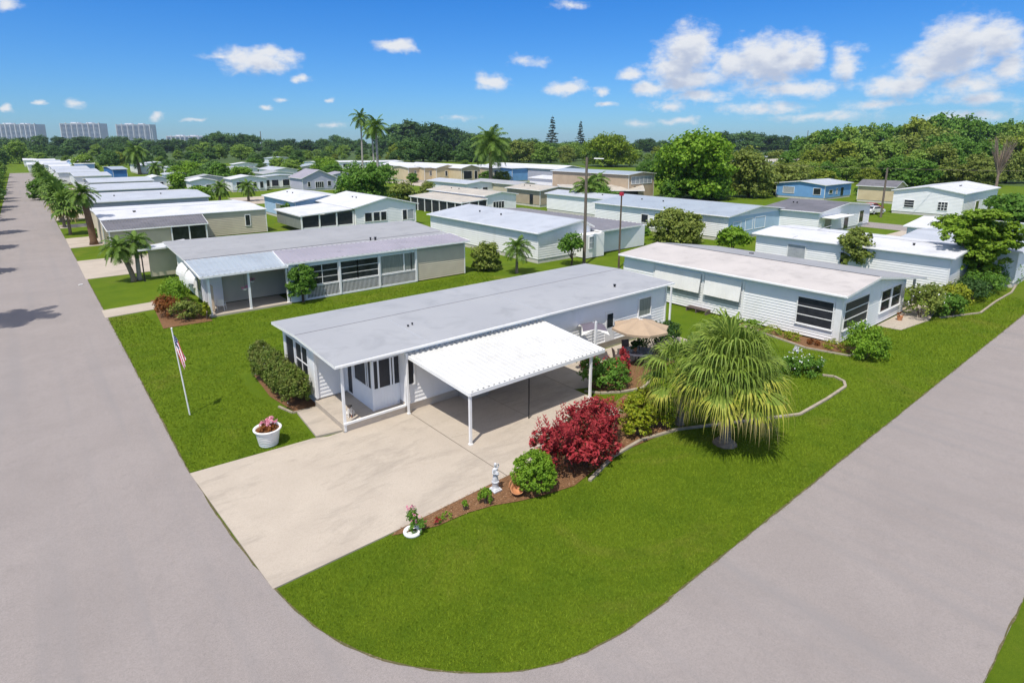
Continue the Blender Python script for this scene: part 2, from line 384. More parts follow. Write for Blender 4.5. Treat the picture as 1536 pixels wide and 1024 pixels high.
# ------------------------------------------------------------------ palms
def frond_pinnate(V, MI, az, el, L, r, width=.55, nl=18, droop=1.1, base=(0, 0, 0), lw=.05, hang=.5):
    d = Vector((math.cos(az)*math.cos(el), math.sin(az)*math.cos(el), math.sin(el)))
    p = Vector(base); pts = [p.copy()]; dirs = [d.copy()]; K = 9
    for i in range(K):
        d = (d+Vector((0, 0, -droop/K))).normalized(); p = p+d*(L/K); pts.append(p.copy()); dirs.append(d.copy())
    side = Vector((-math.sin(az), math.cos(az), 0))
    for i in range(K):
        a, b = pts[i], pts[i+1]; w = .035*(1-i/K)+.008
        V += [a-side*w, a+side*w, b+side*w*.8, b-side*w*.8]; MI.append(0)
    for j in range(nl):
        t = .12+.88*(j+.5)/nl; f = t*K; i = min(int(f), K-1); q = pts[i].lerp(pts[i+1], f-i); dd = dirs[i]
        ll = width*L*.5*math.sin(PI*min(1, t*.85+.12))**.6*r.uniform(.85, 1.1)
        for sgn in (-1, 1):
            o = (side*sgn*.8+dd*.55+Vector((0, 0, r.uniform(-.15, .25)))).normalized()
            m = q+o*ll*.5; e = q+o*ll+Vector((0, 0, -ll*hang))
            wv = dd*lw*.5
            V += [q-wv, q+wv, m+wv, m-wv]; MI.append(0)
            V += [m-wv, m+wv, e+wv*.15, e-wv*.15]; MI.append(0)
def palm(name, label, h, nf=16, L=2.2, seed=1, trunk=(.17, .13), tmat='palegrey', fmat='frond', lean=(0, 0), width=.55, droop=1.2, nl=18, lw=.06, el0=-.5, el1=1.35, shaft=True, hang=.5, cat='palm tree'):
    t = thing(name, label, cat); r = random.Random(seed)
    V = []; MI = []
    for k in range(nf):
        el = el0+(el1-el0)*((k+.5)/nf)**.8; az = k*2.399963+r.uniform(-.25, .25)
        frond_pinnate(V, MI, az, el, L*r.uniform(.85, 1.1)*(1 if el < 1 else .8), r, width, nl, droop, (lean[0], lean[1], h), lw, hang)
    fast_mesh('crown', np.array([tuple(v) for v in V], dtype=np.float32), 4, M[fmat], parent=t)
    mb = MB(); K = 10
    pts = [(lean[0]*(i/K)**1.6, lean[1]*(i/K)**1.6, h*i/K-.05) for i in range(K+1)]
    mb.tube(pts, [trunk[0]*(1.35 if i == 0 else 1)+(trunk[1]-trunk[0])*i/K for i in range(K+1)], 9)
    mb.build('trunk', M[tmat], t, smooth=True)
    if shaft:
        mb = MB(); mb.tube([(lean[0], lean[1], h-.35), (lean[0], lean[1], h+.25)], [trunk[1]*1.15, trunk[1]*.6], 8); mb.build('crownshaft', M['leaf_mid'], t, smooth=True)
    return t
def fan_palm(name, label, h, nf, R, seed, seg=26, tmat='palmbark', tr=(.2, .16), cat='palm tree', lean=(0, 0), mats=('fan_green', 'fan_yel', 'fan_tip'), pet=1.0, drp=1.6, el0=-.95, el1=1.45, sw=1.0, perfrond=False):
    t = thing(name, label, cat); r = random.Random(seed); V = []; MI = []
    for k in range(nf):
        fr = (k+.5)/nf; el = el0+(el1-el0)*fr**.85; az = k*2.399963+r.uniform(-.3, .3)
        d = Vector((math.cos(az)*math.cos(el), math.sin(az)*math.cos(el), math.sin(el))); side = Vector((-math.sin(az), math.cos(az), 0))
        fs = r.uniform(.78, 1.25); fd_ = r.uniform(.75, 1.25)
        b0 = Vector((lean[0], lean[1], h+fr*.35)); pl = R*pet*.5*r.uniform(.8, 1.15)
        p1 = b0+d*pl*.6; p2 = p1+(d+Vector((0, 0, -.25))).normalized()*pl*.4
        for a, b in ((b0, p1), (p1, p2)):
            V += [a-side*.03, a+side*.03, b+side*.02, b-side*.02]; MI.append(0)
            up = side.cross((b-a).normalized())*.025
            V += [a-up, a+up, b+up, b-up]; MI.append(0)
        d2 = (d+Vector((0, 0, -.3))).normalized(); upv = side.cross(d2).normalized()*-1
        if upv.z < 0: upv = -upv
        old = fr < .42
        for j in range(seg):
            an = (j/(seg-1)-.5)*2*1.95*r.uniform(.96, 1.04)
            o = (d2*math.cos(an)+side*math.sin(an)+upv*r.uniform(-.02, .18)).normalized()
            Ls = fs*R*.62*(1-.28*abs(an)/1.95)*r.uniform(.8, 1.18)
            q = p2.copy(); dd = o.copy(); wd = dd.cross(upv); 
            if wd.length < .01: continue
            wd.normalize(); K = 7; dA = 3.9/seg; rr_ = .02; dr_ = r.uniform(.8, 1.2)
            for i in range(K):
                f_ = (i+.5)/K; g = -.10*drp*.3 if f_ < .42 else -drp*fd_*dr_*.34*min(1, (f_-.3)*2.6)
                nd = (dd+Vector((0, 0, g))).normalized(); e = q+nd*(Ls/K)
                def wid(t_): return sw*(rr_+Ls*min(t_, .42))*dA*1.15*(1 if t_ < .42 else max(.06, 1-((t_-.42)/.58)**1.3))*(.55 if t_ > .45 else 1)
                w0, w1 = wid(i/K), wid((i+1)/K)
                V += [q-wd*w0*.5, q+wd*w0*.5, e+wd*w1*.5, e-wd*w1*.5]
                mi = 0
                if old and (i >= 3 or fr < .12): mi = 1
                if old and i >= 4 and (fr < .14 or (i == 6 and r.random() < .5)): mi = 2
                MI.append(mi); q = e; dd = nd
    fast_mesh('crown', np.array([tuple(v) for v in V], dtype=np.float32), 4, [M[m] for m in mats], MI, parent=t)
    mb = MB(); K = 12
    pts = [(lean[0]*(i/K)**1.5, lean[1]*(i/K)**1.5, h*i/K-.05) for i in range(K+1)]
    mb.tube(pts, [tr[0]*(1.5 if i == 0 else 1)+(tr[1]-tr[0])*i/K+(.015 if i % 2 else 0) for i in range(K+1)], 10)
    mb.build('trunk', M[tmat], t, smooth=True)
    return t
# ------------------------------------------------------------------ setting: ground, roads, drives
def sheet(name, pts, z, m, kind='structure', thick=0, **kw):
    mb = MB()
    if thick: mb.prism(pts, z-thick, z)
    else: mb.face([(x, y, z) for x, y in pts])
    o = mb.build(name, M[m])
    return tag(o, kind=kind, **kw)
sheet('ground', [(-1500, -600), (4000, -600), (4000, 4500), (-1500, 4500)], 0, 'grass')
# one road mesh per street (asphalt)
ARC = [(3.55, 24.5), (3.68, 20), (4.05, 16.03), (4.38, 14.1), (4.9, 12.6), (5.75, 11.2), (6.9, 10.0), (8.1, 9.1), (9.4, 8.62), (10.9, 8.38), (12.8, 8.3)]
def chaikin(p, n=2):
    for _ in range(n):
        q = [p[0]]
        for a, b in zip(p[:-1], p[1:]): q += [(a[0]*.75+b[0]*.25, a[1]*.75+b[1]*.25), (a[0]*.25+b[0]*.75, a[1]*.25+b[1]*.75)]
        p = q+[p[-1]]
    return p
ARC = chaikin(ARC)
sheet('road', [(-4.0, -80), (3.5, -80), (3.5, 24.5), (3.45, 60), (3.2, 120), (3.5, 330), (-4.2, 330), (-4.2, 120)], .02, 'asphalt')
sheet('road', [(-4.0, 1.75), (320, 1.75), (320, 8.35), (8, 8.33), (-4, 8.3)], .024, 'asphalt')
sheet('road', [(2.0, 8.0)]+[(12.8, 8.0)]+ARC[::-1]+[(2.0, 24.5)], .028, 'asphalt')
sheet('road', [(100.5, 8.3), (107.5, 8.3), (107.5, 200), (100.5, 200)], .02, 'asphalt')
# driveways / slabs of the near lot
sheet('driveway', [(3.5, 24.55), (4.02, 16.05), (8.3, 16.12), (14, 16.35), (21.25, 17.05), (21.25, 23.7), (9.0, 23.95), (8.4, 24.2)], .05, 'concrete', thick=.06)
sheet('path', [(8.55, 24.22), (9.75, 24.0), (9.9, 27.1), (8.75, 27.2)], .10, 'concrete', thick=.1)
mb = MB()
def strip(mb, pts, w, z):
    for a, b in zip(pts[:-1], pts[1:]):
        dx, dy = b[0]-a[0], b[1]-a[1]; l = math.hypot(dx, dy); nx, ny = -dy/l*w/2, dx/l*w/2
        mb.face([(a[0]-nx, a[1]-ny, z), (b[0]-nx, b[1]-ny, z), (b[0]+nx, b[1]+ny, z), (a[0]+nx, a[1]+ny, z)])
strip(mb, [(13.02, 23.6), (13.1, 20), (13.2, 16.3)], .035, .054)
strip(mb, [(21.2, 19.3), (18.5, 19.95), (16.1, 19.6), (13.2, 20.3)], .012, .054)
strip(mb, [(17.1, 23.6), (17.2, 20.2), (17.6, 16.7)], .02, .054)
tag(mb.build('driveway_joint', M['joint']), kind='structure')
# drives along the left street: (y0,y1,x1)
for y0, y1, x1 in [(52.3, 54.9, 6.9), (68.8, 80.2, 12), (90.8, 100.5, 8.4), (113, 117.5, 9), (125, 134, 11), (147, 153, 11), (158, 168, 12), (186, 192, 14), (202, 212, 14), (236, 246, 14), (262, 275, 14), (300, 312, 14)]:
    sheet('driveway', [(3.3, y0), (x1, y0+.4), (x1, y1+.4), (3.3, y1)], .045, 'concrete', thick=.05)
for x0, x1, y0, y1 in [(86, 100.5, 24, 30), (107.5, 121, 44, 52), (107.5, 119, 28.2, 30.2), (58, 66, 36.5, 40), (36.5, 46, 132, 150)]:
    sheet('driveway', [(x0, y0), (x1, y0), (x1, y1), (x0, y1)], .045, 'concrete', thick=.05)
sheet('driveway', [(92, 108), (100.5, 108), (100.5, 178), (92, 178)], .045, 'concrete', thick=.05)
wf = [G(-60, 236), G(30, 239), G(110, 243), G(260, 247), G(420, 243), G(600, 241), G(750, 243), G(960, 252), G(1200, 264), G(1420, 274), G(1700, 288)]
sheet('woodland_floor', wf+[(2600, 200), (2600, 2600), (-200, 2600)], .012, 'undergrowth')
# planting beds
sheet('planting_bed', [(7.9, 16.0), (9.4, 15.45), (10.6, 15.4), (11.6, 15.15), (12.5, 14.75), (13.4, 14.45), (14.8, 14.15), (17.6, 14.7), (21.4, 14.45), (22.6, 15.6), (23.0, 18.4), (21.3, 18.0), (21.25, 17.1), (14, 16.4), (8.3, 16.15)], .03, 'mulch')
sheet('planting_bed', [(8.75, 27.25), (9.9, 27.2), (9.9, 33.6), (8.6, 33.9), (8.35, 30)], .03, 'mulch')
sheet('planting_bed', [(37.4, 15.6), (38.7, 13.3), (40.4, 13.1), (40.4, 14.4), (39.8, 14.6), (39.2, 22)], .03, 'mulch')
sheet('planting_bed', [(6.2, 46.6), (9.4, 46.4), (9.4, 55), (6.8, 56)], .03, 'mulch')
sheet('planting_bed', [(22.2, 19.4), (24.2, 18.3), (26.3, 19.5), (29, 19.5), (29, 23), (22.3, 23)], .03, 'mulch')
sheet('patio', [(21.3, 20.6), (22.2, 20.2), (23.2, 21.2), (33, 21.2), (33, 23.7), (21.3, 23.7)], .04, 'concrete', thick=.05)
sheet('path', [(46.2, 14.5), (46.4, 13.0), (50.7, 12.5), (55, 13.2), (55, 14.5)], .05, 'concrete', thick=.05)
mb = MB()
def edge(mb, pts, z, seed, wl=.0, wh=.045, off=0):
    r = random.Random(seed); P2 = []
    for a, b in zip(pts[:-1], pts[1:]):
        l = math.hypot(b[0]-a[0], b[1]-a[1]); n = max(1, int(l/.35))
        for i in range(n): P2.append((a[0]+(b[0]-a[0])*i/n, a[1]+(b[1]-a[1])*i/n))
    P2.append(pts[-1]); prev = None
    for i in range(len(P2)-1):
        a, b = P2[i], P2[i+1]; l = math.hypot(b[0]-a[0], b[1]-a[1]) or 1; nx, ny = -(b[1]-a[1])/l, (b[0]-a[0])/l; w1 = r.uniform(wl, wh); w2 = r.uniform(wl, wh)
        cur = ((a[0]+nx*w1, a[1]+ny*w1, z), (a[0]-nx*w2, a[1]-ny*w2, z))
        if prev: mb.face([prev[0], cur[0], cur[1], prev[1]])
        prev = cur
edge(mb, ARC[::-1]+[], .034, 1)
edge(mb, [(12.8, 8.34), (90, 8.36)], .033, 2); edge(mb, [(3.5, 24.6), (3.46, 52)], .033, 3); edge(mb, [(3.45, 55.2), (3.4, 68.6)], .033, 4); edge(mb, [(3.35, 80.4), (3.3, 90.6)], .033, 6); edge(mb, [(9, 1.76), (60, 1.76)], .033, 5)
tag(mb.build('road_edge', M['verge']), kind='structure')
def curb(label, pts, w=.14, h=.09):
    mb = MB()
    for a, b in zip(pts[:-1], pts[1:]):
        dx, dy = b[0]-a[0], b[1]-a[1]; l = math.hypot(dx, dy); ux, uy = dx/l, dy/l; nx, ny = -uy*w/2, ux*w/2
        k = max(1, int(l/1.2))
        for i in range(k):
            s, e = l*i/k+.008, l*(i+1)/k-.008
            q = [(a[0]+ux*s-nx, a[1]+uy*s-ny), (a[0]+ux*e-nx, a[1]+uy*e-ny), (a[0]+ux*e+nx, a[1]+uy*e+ny), (a[0]+ux*s+nx, a[1]+uy*s+ny)]
            mb.prism(q, 0, h)
    tag(mb.build('garden_edging', M['curb']), label, 'edging', 'concrete edging around planting beds')
curb('long concrete bed edging running behind the big fan palm to a rounded corner', [(15.5, 14.0), (17.63, 14.63), (19.6, 14.75), (21.69, 14.32), (24.6, 12.9), (27.67, 11.42), (30.5, 11.35), (32.9, 11.4), (33.6, 11.75), (33.9, 12.4), (33.6, 12.9)])
curb('thin concrete edging of the yellow flower bed beside the white house with striped windows', [(39.0, 22), (37.9, 17.5), (37.45, 15.6), (38.1, 13.2), (39.9, 12.95)])
curb('curved concrete edging around the shrub next to the carport end', [(21.5, 20.0), (22.0, 19.3), (22.9, 18.7), (24.2, 18.3), (25.6, 18.7)])
curb('short edging of the bed below the hedge by the front windows', [(8.3, 28.5), (8.6, 27.35), (9.9, 27.2)], .1, .08)
curb('edging in front of the shrub row beside the right hand road', [(52, 12.2), (56, 10.6), (61, 10.7), (66, 10.6), (72, 11.2)])

# ------------------------------------------------------------------ building pieces
FOOT = [(9, 23, 34, 32), (39, 14, 52, 33), (6, 46, 36, 66)]
def sidefn(side, x0, y0, x1, y1):
    """maps (u along wall, d outward, z) to world"""
    if side == 'S': return lambda u, d, z: (x0+u, y0-d, z)
    if side == 'N': return lambda u, d, z: (x1-u, y1+d, z)
    if side == 'W': return lambda u, d, z: (x0-d, y0+u, z)
    if side == 'E': return lambda u, d, z: (x1+d, y1-u, z)
def sbox(mb, f, u0, u1, z0, z1, d0, d1, m=None):
    mb.hexa([f(u0, d0, z0), f(u1, d0, z0), f(u1, d1, z0), f(u0, d1, z0), f(u0, d0, z1), f(u1, d0, z1), f(u1, d1, z1), f(u0, d1, z1)], m)
def lap(mb, f, L, z0, z1, top=None, crs=.24, pr=.036):
    """lap siding; top(u)->height of the wall top for gables"""
    z = z0; zt = z1 if top is None else max(top(L*i/20) for i in range(21))
    while z < zt-.01:
        e = min(z+crs, zt)
        ulo, uhi = 0, L
        if top:
            us = [L*i/60 for i in range(61) if top(L*i/60) >= e-.02]
            if not us: break
            ulo, uhi = min(us), max(us)
        mb.face([f(ulo, pr, z), f(uhi, pr, z), f(uhi, .002, e), f(ulo, .002, e)])
        mb.face([f(ulo, 0, z), f(uhi, 0, z), f(uhi, pr, z), f(ulo, pr, z)])
        z = e
def window(par, f, u0, u1, z0, z1, nu=1, nz_=1, fm='trim', gm='glass', fwid=.07, d=.055, name='window', label=None, sill=True):
    mb = MB()
    sbox(mb, f, u0-fwid, u1+fwid, z1, z1+fwid, 0, d+.05); sbox(mb, f, u0-fwid, u1+fwid, z0-fwid, z0, 0, d+.05)
    sbox(mb, f, u0-fwid, u0, z0, z1, 0, d+.05); sbox(mb, f, u1, u1+fwid, z0, z1, 0, d+.05)
    for i in range(1, nu):
        u = u0+(u1-u0)*i/nu; sbox(mb, f, u-fwid*.45, u+fwid*.45, z0, z1, 0, d+.03)
    for i in range(1, nz_):
        z = z0+(z1-z0)*i/nz_; sbox(mb, f, u0, u1, z-fwid*.4, z+fwid*.4, .002, d+.026)
    w = mb.build(name, M[fm], par)
    if label: w['label'] = label
    mb = MB(); sbox(mb, f, u0, u1, z0, z1, .001, d); mb.build('pane', M[gm], w)
    if sill:
        mb = MB(); sbox(mb, f, u0-fwid*1.3, u1+fwid*1.3, z0-fwid-.04, z0-fwid, 0, d+.08); mb.build('sill', M[fm], w)
    return w
def gable_roof(par, axis, x0, x1, y0, y1, ze, rise, rm, ov=.4, t=.16, rp=.5, ze2=None, name='roof', fm='trim', gut=True, rm2=None):
    """x0.. are wall lines; ov overhang; rp ridge position 0..1 ; ze2 = eave height of the far side"""
    X0, X1, Y0, Y1 = x0-ov, x1+ov, y0-ov, y1+ov
    zb = ze if ze2 is None else ze2; zr = ze+rise
    mb = MB()
    if axis == 'x':
        yr = Y0+(Y1-Y0)*rp
        prof = [(Y0, ze), (yr, zr), (Y1, zb)]; mk = lambda a, s, z: (s, a, z); s0, s1 = X0, X1
    else:
        xr = X0+(X1-X0)*rp
        prof = [(X0, ze), (xr, zr), (X1, zb)]; mk = lambda a, s, z: (a, s, z); s0, s1 = Y0, Y1
    for k_, ((a, za), (b, zb_)) in enumerate(zip(prof[:-1], prof[1:])):
        mb.face([mk(a, s0, za), mk(a, s1, za), mk(b, s1, zb_), mk(b, s0, zb_)], 2 if (k_ == 0 and rm2) else 0)
        mb.face([mk(a, s0, za-t), mk(a, s1, za-t), mk(b, s1, zb_-t), mk(b, s0, zb_-t)], 1)
        for s in (s0, s1): mb.face([mk(a, s, za), mk(b, s, zb_), mk(b, s, zb_-t), mk(a, s, za-t)], 1)
    for a, za in (prof[0], prof[2]): mb.face([mk(a, s0, za), mk(a, s1, za), mk(a, s1, za-t), mk(a, s0, za-t)], 1)
    r = mb.build(name, [M[rm], M[fm]]+([M[rm2]] if rm2 else []), par)
    if gut:
        e = .07
        for (a, za), sg in ((prof[0], -1), (prof[2], 1)):
            mb = MB(); p0 = mk(a+sg*e, s0+.02, za); p1 = mk(a+sg*.004, s1-.02, za-.11)
            mb.box((min(p0[0], p1[0]), min(p0[1], p1[1]), za-.12), (max(p0[0], p1[0]), max(p0[1], p1[1]), za-.02)); mb.build('gutter', M[fm], r)
    return r
def walls(par, x0, x1, y0, y1, zt, wm, axis=None, rise=0, rp=.5, crs=.24, z0=.55, skirt='skirt', sides='SWNE', zt2=None, name='wall', trim=True):
    mb = MB(); zt2 = zt if zt2 is None else zt2; ov = .4
    mb.box((x0+.01, y0+.01, z0), (x1-.01, y1-.01, min(zt, zt2)))
    def gf(L, a, b):   # gable top function, incl. overhang geometry
        def top(u):
            s = (u+ov)/(L+2*ov)
            v = a+(zt+rise-a)*s/rp if s < rp else b+(zt+rise-b)*(1-s)/(1-rp)
            return v-.17
        return top
    for s in sides:
        f = sidefn(s, x0, y0, x1, y1); L = (x1-x0) if s in 'SN' else (y1-y0)
        if axis and ((axis == 'x' and s in 'WE') or (axis == 'y' and s in 'SN')):
            flip = s in ('E', 'N')
            tf = gf(L, zt2 if flip else zt, zt if flip else zt2)
            if flip and rp != .5:
                t0 = gf(L, zt, zt2); tf = lambda u, t0=t0, L=L: t0(L-u)
            lap(mb, f, L, z0, None, tf, crs)
            us = [L*i/16 for i in range(17)]
            for a, b in zip(us[:-1], us[1:]):
                mb.face([f(a, .0, z0), f(b, .0, z0), f(b, .0, tf(b)), f(a, .0, tf(a))])
        else:
            h = {'S': zt if axis == 'x' else zt, 'W': zt, 'N': zt2 if axis == 'x' else zt, 'E': zt2 if axis == 'y' else zt}[s]
            lap(mb, f, L, z0, h-.1, None, crs)
            mb.face([f(0, 0, z0), f(L, 0, z0), f(L, 0, h-.1), f(0, 0, h-.1)])
    w = mb.build(name, M[wm], par)
    if skirt:
        mb = MB(); mb.box((x0+.03, y0+.03, 0), (x1-.03, y1-.03, z0)); mb.build('skirting', M[skirt], par)
    if trim:
        for cx_, cy_ in ((x0, y0), (x1, y0), (x0, y1)):
            mb = MB(); mb.box((cx_-.05, cy_-.05, z0-.03), (cx_+.05, cy_+.05, min(zt, zt2)-.12)); mb.build('corner_trim', M['trim'], par)
    return w
def shed_roof(par, pts, t, rm, fm='trim', name='carport_roof', rib=None, rh=.03, pitch=.25):
    """pts: 4 corners (x,y,z) a,b (one long edge) c,d ; ribs run a->d direction"""
    a, b, c, d = [Vector(p) for p in pts]; mb = MB()
    if rib:
        n = max(2, int((b-a).length/pitch)); prev = None; 
        for i in range(n):
            for k, (s, hh) in enumerate(((0, 0), (.28, 0), (.36, rh), (.64, rh), (.72, 0))):
                fr = (i+s)/n; p = a.lerp(b, fr)+Vector((0, 0, hh)); q = d.lerp(c, fr)+Vector((0, 0, hh))
                if prev: mb.face([prev[0], p, q, prev[1]], 0)
                prev = (p, q)
        p, q = b, c; mb.face([prev[0], p, q, prev[1]], 0)
        dz = Vector((0, 0, -.012))
        mb.face([a+dz, b+dz, c+dz, d+dz], 0)
    else:
        mb.face([a, b, c, d], 0)
    T = Vector((0, 0, -t)); e = Vector((0, 0, -.014))
    o = mb.build(name, [M[rm]], par)
    mb = MB()
    cen = (a+b+c+d)/4
    for p, q in ((a, b), (b, c), (c, d), (d, a)):
        n = (q-p).cross(Vector((0, 0, 1))).normalized()*.05
        if (p+n-cen).length < (p-cen).length: n = -n
        u = (q-p).normalized()*.05; lift = Vector((0, 0, .012))
        mb.hexa([p+T-u*0, q+T, q+T+n, p+T+n, p+lift, q+lift, q+lift+n, p+lift+n])
    mb.build('fascia', M[fm], o)
    return o
def post(par, x, y, z0, z1, w=.09, m='trim', name='post'):
    mb = MB(); mb.box((x-w/2, y-w/2, z0), (x+w/2, y+w/2, z1)); mb.box((x-w*.8, y-w*.8, z0), (x+w*.8, y+w*.8, z0+.05))
    return mb.build(name, M[m], par)
def vent(par, x, y, z, r=.07, h=.25):
    mb = MB(); mb.tube([(x, y, z-.1), (x, y, z+h)], r, 8); mb.tube([(x, y, z+h), (x, y, z+h+.05)], r*1.5, 8)
    mb.build('roof_vent', M['black'], par)
def roof_seam(par, pts, w=.05, m='joint'):
    mb = MB()
    for a, b in zip(pts[:-1], pts[1:]):
        a = Vector(a); b = Vector(b); n = (b-a).cross(Vector((0, 0, 1))).normalized()*w/2
        mb.hexa([a-n, b-n, b+n, a+n]+[p+Vector((0, 0, .02)) for p in (a-n, b-n, b+n, a+n)])
    mb.build('roof_seam', M[m], par)

# ================================================================== HOUSE 1 (subject)
hs1 = thing('mobile_home', 'long white mobile home with light grey roof and attached white carport', 'mobile home', (9.7, 23.8, 0))
def rel(root):
    # bake world-space meshes built as children back into the frame of their root
    for o in root.children_recursive:
        if o.type == 'MESH' and not o.get('_rel'):
            if o.parent == root: o.location = (-root.location.x, -root.location.y, -root.location.z)
            o['_rel'] = 1
HX0, HX1, HY0, HY1, ZE = 9.75, 33.55, 23.8, 31.6, 3.45
p = hs1
# body: main part east of the porch, and the west room
mb = MB()
mb.box((12.91, 23.81, .55), (33.54, 31.59, 3.28)); mb.box((9.86, 27.31, .55), (12.92, 31.59, 3.28))
fS = sidefn('S', 12.9, 23.8, 33.55, 31.6); LS = 33.55-12.9
lap(mb, fS, LS, .5, 3.3, crs=.2); lap(mb, sidefn('N', 9.85, 23.8, 33.55, 31.6), 33.55-9.85, .55, 3.3, crs=.2)
tE = lambda u: 3.3
lap(mb, sidefn('E', 9.85, 23.8, 33.55, 31.6), 7.8, .55, 3.35, crs=.2)
lap(mb, sidefn('S', 9.85, 27.3, 12.0, 31.6), 2.1, .45, 3.3, crs=.2)
lap(mb, sidefn('W', 9.85, 27.3, 12.9, 31.6), 4.3, .55, 3.3, crs=.2)
mb.build('wall', M['white'], p)
mb = MB(); mb.box((12.93, 23.84, 0), (33.5, 31.5, .5)); mb.box((9.9, 27.33, 0), (12.93, 31.5, .5)); mb.build('skirting', M['brick'], p)
mb = MB(); mb.box((12.9, 23.745, .47), (33.58, 23.8, .53)); mb.box((9.7, 23.735, .40), (12.9, 23.83, .50)); mb.build('ledge_trim', M['trim'], p)
for x, y in ((12.93, 23.78), (33.55, 23.78), (9.85, 27.28), (9.85, 31.6)):
    mb = MB(); mb.box((x-.06, y-.06, .45), (x+.06, y+.06, 3.28)); mb.build('corner_trim', M['trim'], p)
r = gable_roof(p, 'x', 9.7, 33.65, 23.85, 31.55, ZE, .16, 'roof_grey', ov=.38, t=.15, rp=.58)
roof_seam(p, [(9.35, 28.35, 3.60), (34.0, 28.35, 3.60)], .035, 'roof_dark')
roof_seam(p, [(14.2, 23.6, 3.445), (14.2, 28.3, 3.60)], .02, 'roof_pale'); roof_seam(p, [(22.0, 23.6, 3.445), (22.0, 28.3, 3.60)], .02, 'roof_pale')
q = G(612, 488, 3.6); vent(p, q[0], q[1], 3.58, .04, .0)
q = G(616, 487, 3.6); vent(p, q[0]+.15, q[1]+.1, 3.58, .035, .03)
q = G(922, 428, 3.6); vent(p, q[0], q[1], 3.58, .07, .05)
# white soffit band under the eave on the west gable
mb = MB(); mb.box((9.78, 23.9, 3.12), (9.86, 31.6, 3.3)); mb.box((9.86, 23.82, 3.14), (12.9, 23.9, 3.3)); mb.build('soffit_beam', M['trim'], p)
# west windows
fW = sidefn('W', 9.85, 27.3, 12.9, 31.6)
window(p, fW, 2.65, 3.85, 1.05, 2.85, 1, 1, gm='screen'); window(p, fW, .75, 2.4, 1.05, 2.85, 2, 2, gm='screen')
for a_, b_ in ((0, .55), (4.0, 4.25)): mb = MB(); sbox(mb, fW, a_, b_, .5, 3.1, .03, .08); mb.build('pilaster', M['trim'], p)
# porch: floor slab with brick front, posts
mb = MB(); mb.box((9.72, 23.84, 0), (12.9, 23.98, .40)); mb.build('porch_wall', M['brick'], p)
mb = MB(); mb.prism([(9.72, 23.98), (12.9, 23.98), (12.9, 27.3), (9.72, 27.3)], 0, .36); mb.build('porch_floor', M['concrete'], p)
post(p, 9.78, 23.86, 0, 3.3, .11); post(p, 12.93, 23.60, .05, 3.16, .09)
# enclosed room at the porch
SX, SY = 11.45, 24.35
mb = MB(); mb.box((SX, SY, .36), (12.9, SY+.06, 1.45)); mb.box((SX, SY, .36), (SX+.06, 26.5, 1.45))
mb.box((SX, SY, 2.85), (12.9, SY+.06, 3.3)); mb.box((SX, SY, 2.85), (SX+.06, 27.3, 3.3))
for x in (SX, SX+.3, SX+.95, 12.55): mb.box((x, SY-.01, 1.4), (x+.08, SY+.07, 2.9))
for y in (SY-.005, SY+.42, SY+.62, 26.3): mb.box((SX-.01, y, 1.4), (SX+.07, y+.08, 2.9))
mb.box((SX-.02, SY-.02, .36), (SX+.1, SY+.1, 2.9)); mb.box((SX-.01, 26.45, .36), (SX+.07, 26.55, 2.9)); mb.box((SX-.01, 27.2, .36), (SX+.07, 27.3, 2.9))
for x in np.arange(SX+.15, 12.9, .15): mb.box((x, SY-.012, .37), (x+.02, SY, 1.44))
for y in np.arange(SY+.15, 26.4, .15): mb.box((SX-.012, y, .37), (SX, y+.02, 1.44))
rm = mb.build('porch_room', M['panel'], p)
mb = MB(); mb.box((SX+.09, SY+.02, 1.45), (12.88, SY+.04, 2.85)); mb.box((SX+.02, SY+.09, 1.45), (SX+.04, 26.45, 2.85)); mb.build('window', M['screen'], rm)
mb = MB(); mb.box((SX+.01, 26.56, .38), (SX+.045, 27.19, 2.84)); dr = mb.build('screen_door', M['screen'], rm)
mb = MB()
mb.box((SX-.015, 26.56, .38), (SX+.06, 26.62, 2.84)); mb.box((SX-.015, 27.13, .38), (SX+.06, 27.19, 2.84)); mb.box((SX-.014, 26.62, .38), (SX+.06, 27.13, .46)); mb.build('door_frame', M['trim'], dr)
# small window behind the post + east windows
window(p, fS, .08, .45, 1.5, 2.85, gm='screen', sill=False)
u = 30.6-12.9; window(p, fS, u, u+1.25, 1.55, 2.75, 1, 1, gm='curtain')
mb = MB(); sbox(mb, fS, 14.4, 15.25, .5, 2.5, .02, .06); d_ = mb.build('door', M['trim'], p)
mb = MB(); sbox(mb, fS, 14.55, 15.1, 1.4, 2.3, .06, .07); mb.build('pane', M['glass'], d_)
mb = MB(); sbox(mb, fS, 15.12, 15.17, 1.35, 1.45, .06, .11); mb.build('handle', M['black'], d_)
# step/storage box under the carport
mb = MB(); mb.box((16.0, 22.9, .05), (17.3, 23.78, .3)); mb.box((16.0, 23.3, .3), (17.3, 23.78, .52)); mb.build('step', M['concrete'], p)
# carport
cr = shed_roof(p, [(12.98, 23.72, 3.08), (21.75, 23.72, 3.05), (22.0, 19.15, 2.52), (13.45, 19.15, 2.52)], .16, 'metal_white', name='carport_roof', rib=1, rh=.055, pitch=.3)
mb = MB(); mb.box((13.5, 19.3, 2.34), (21.9, 19.42, 2.44)); mb.build('beam', M['trim'], cr); mb = MB(); mb.box((13.5, 21.4, 2.62), (21.8, 21.5, 2.72)); mb.build('beam', M['trim'], cr)
for x, y, h_, w_ in ((13.52, 19.24, 2.4, .11), (21.1, 19.24, 2.4, .11)): post(cr, x, y, .05, h_, w_)
mb = MB(); mb.tube([(17.13, 19.5, .05), (17.13, 19.5, 2.36)], .032, 8); mb.build('prop_pole', M['black'], cr)
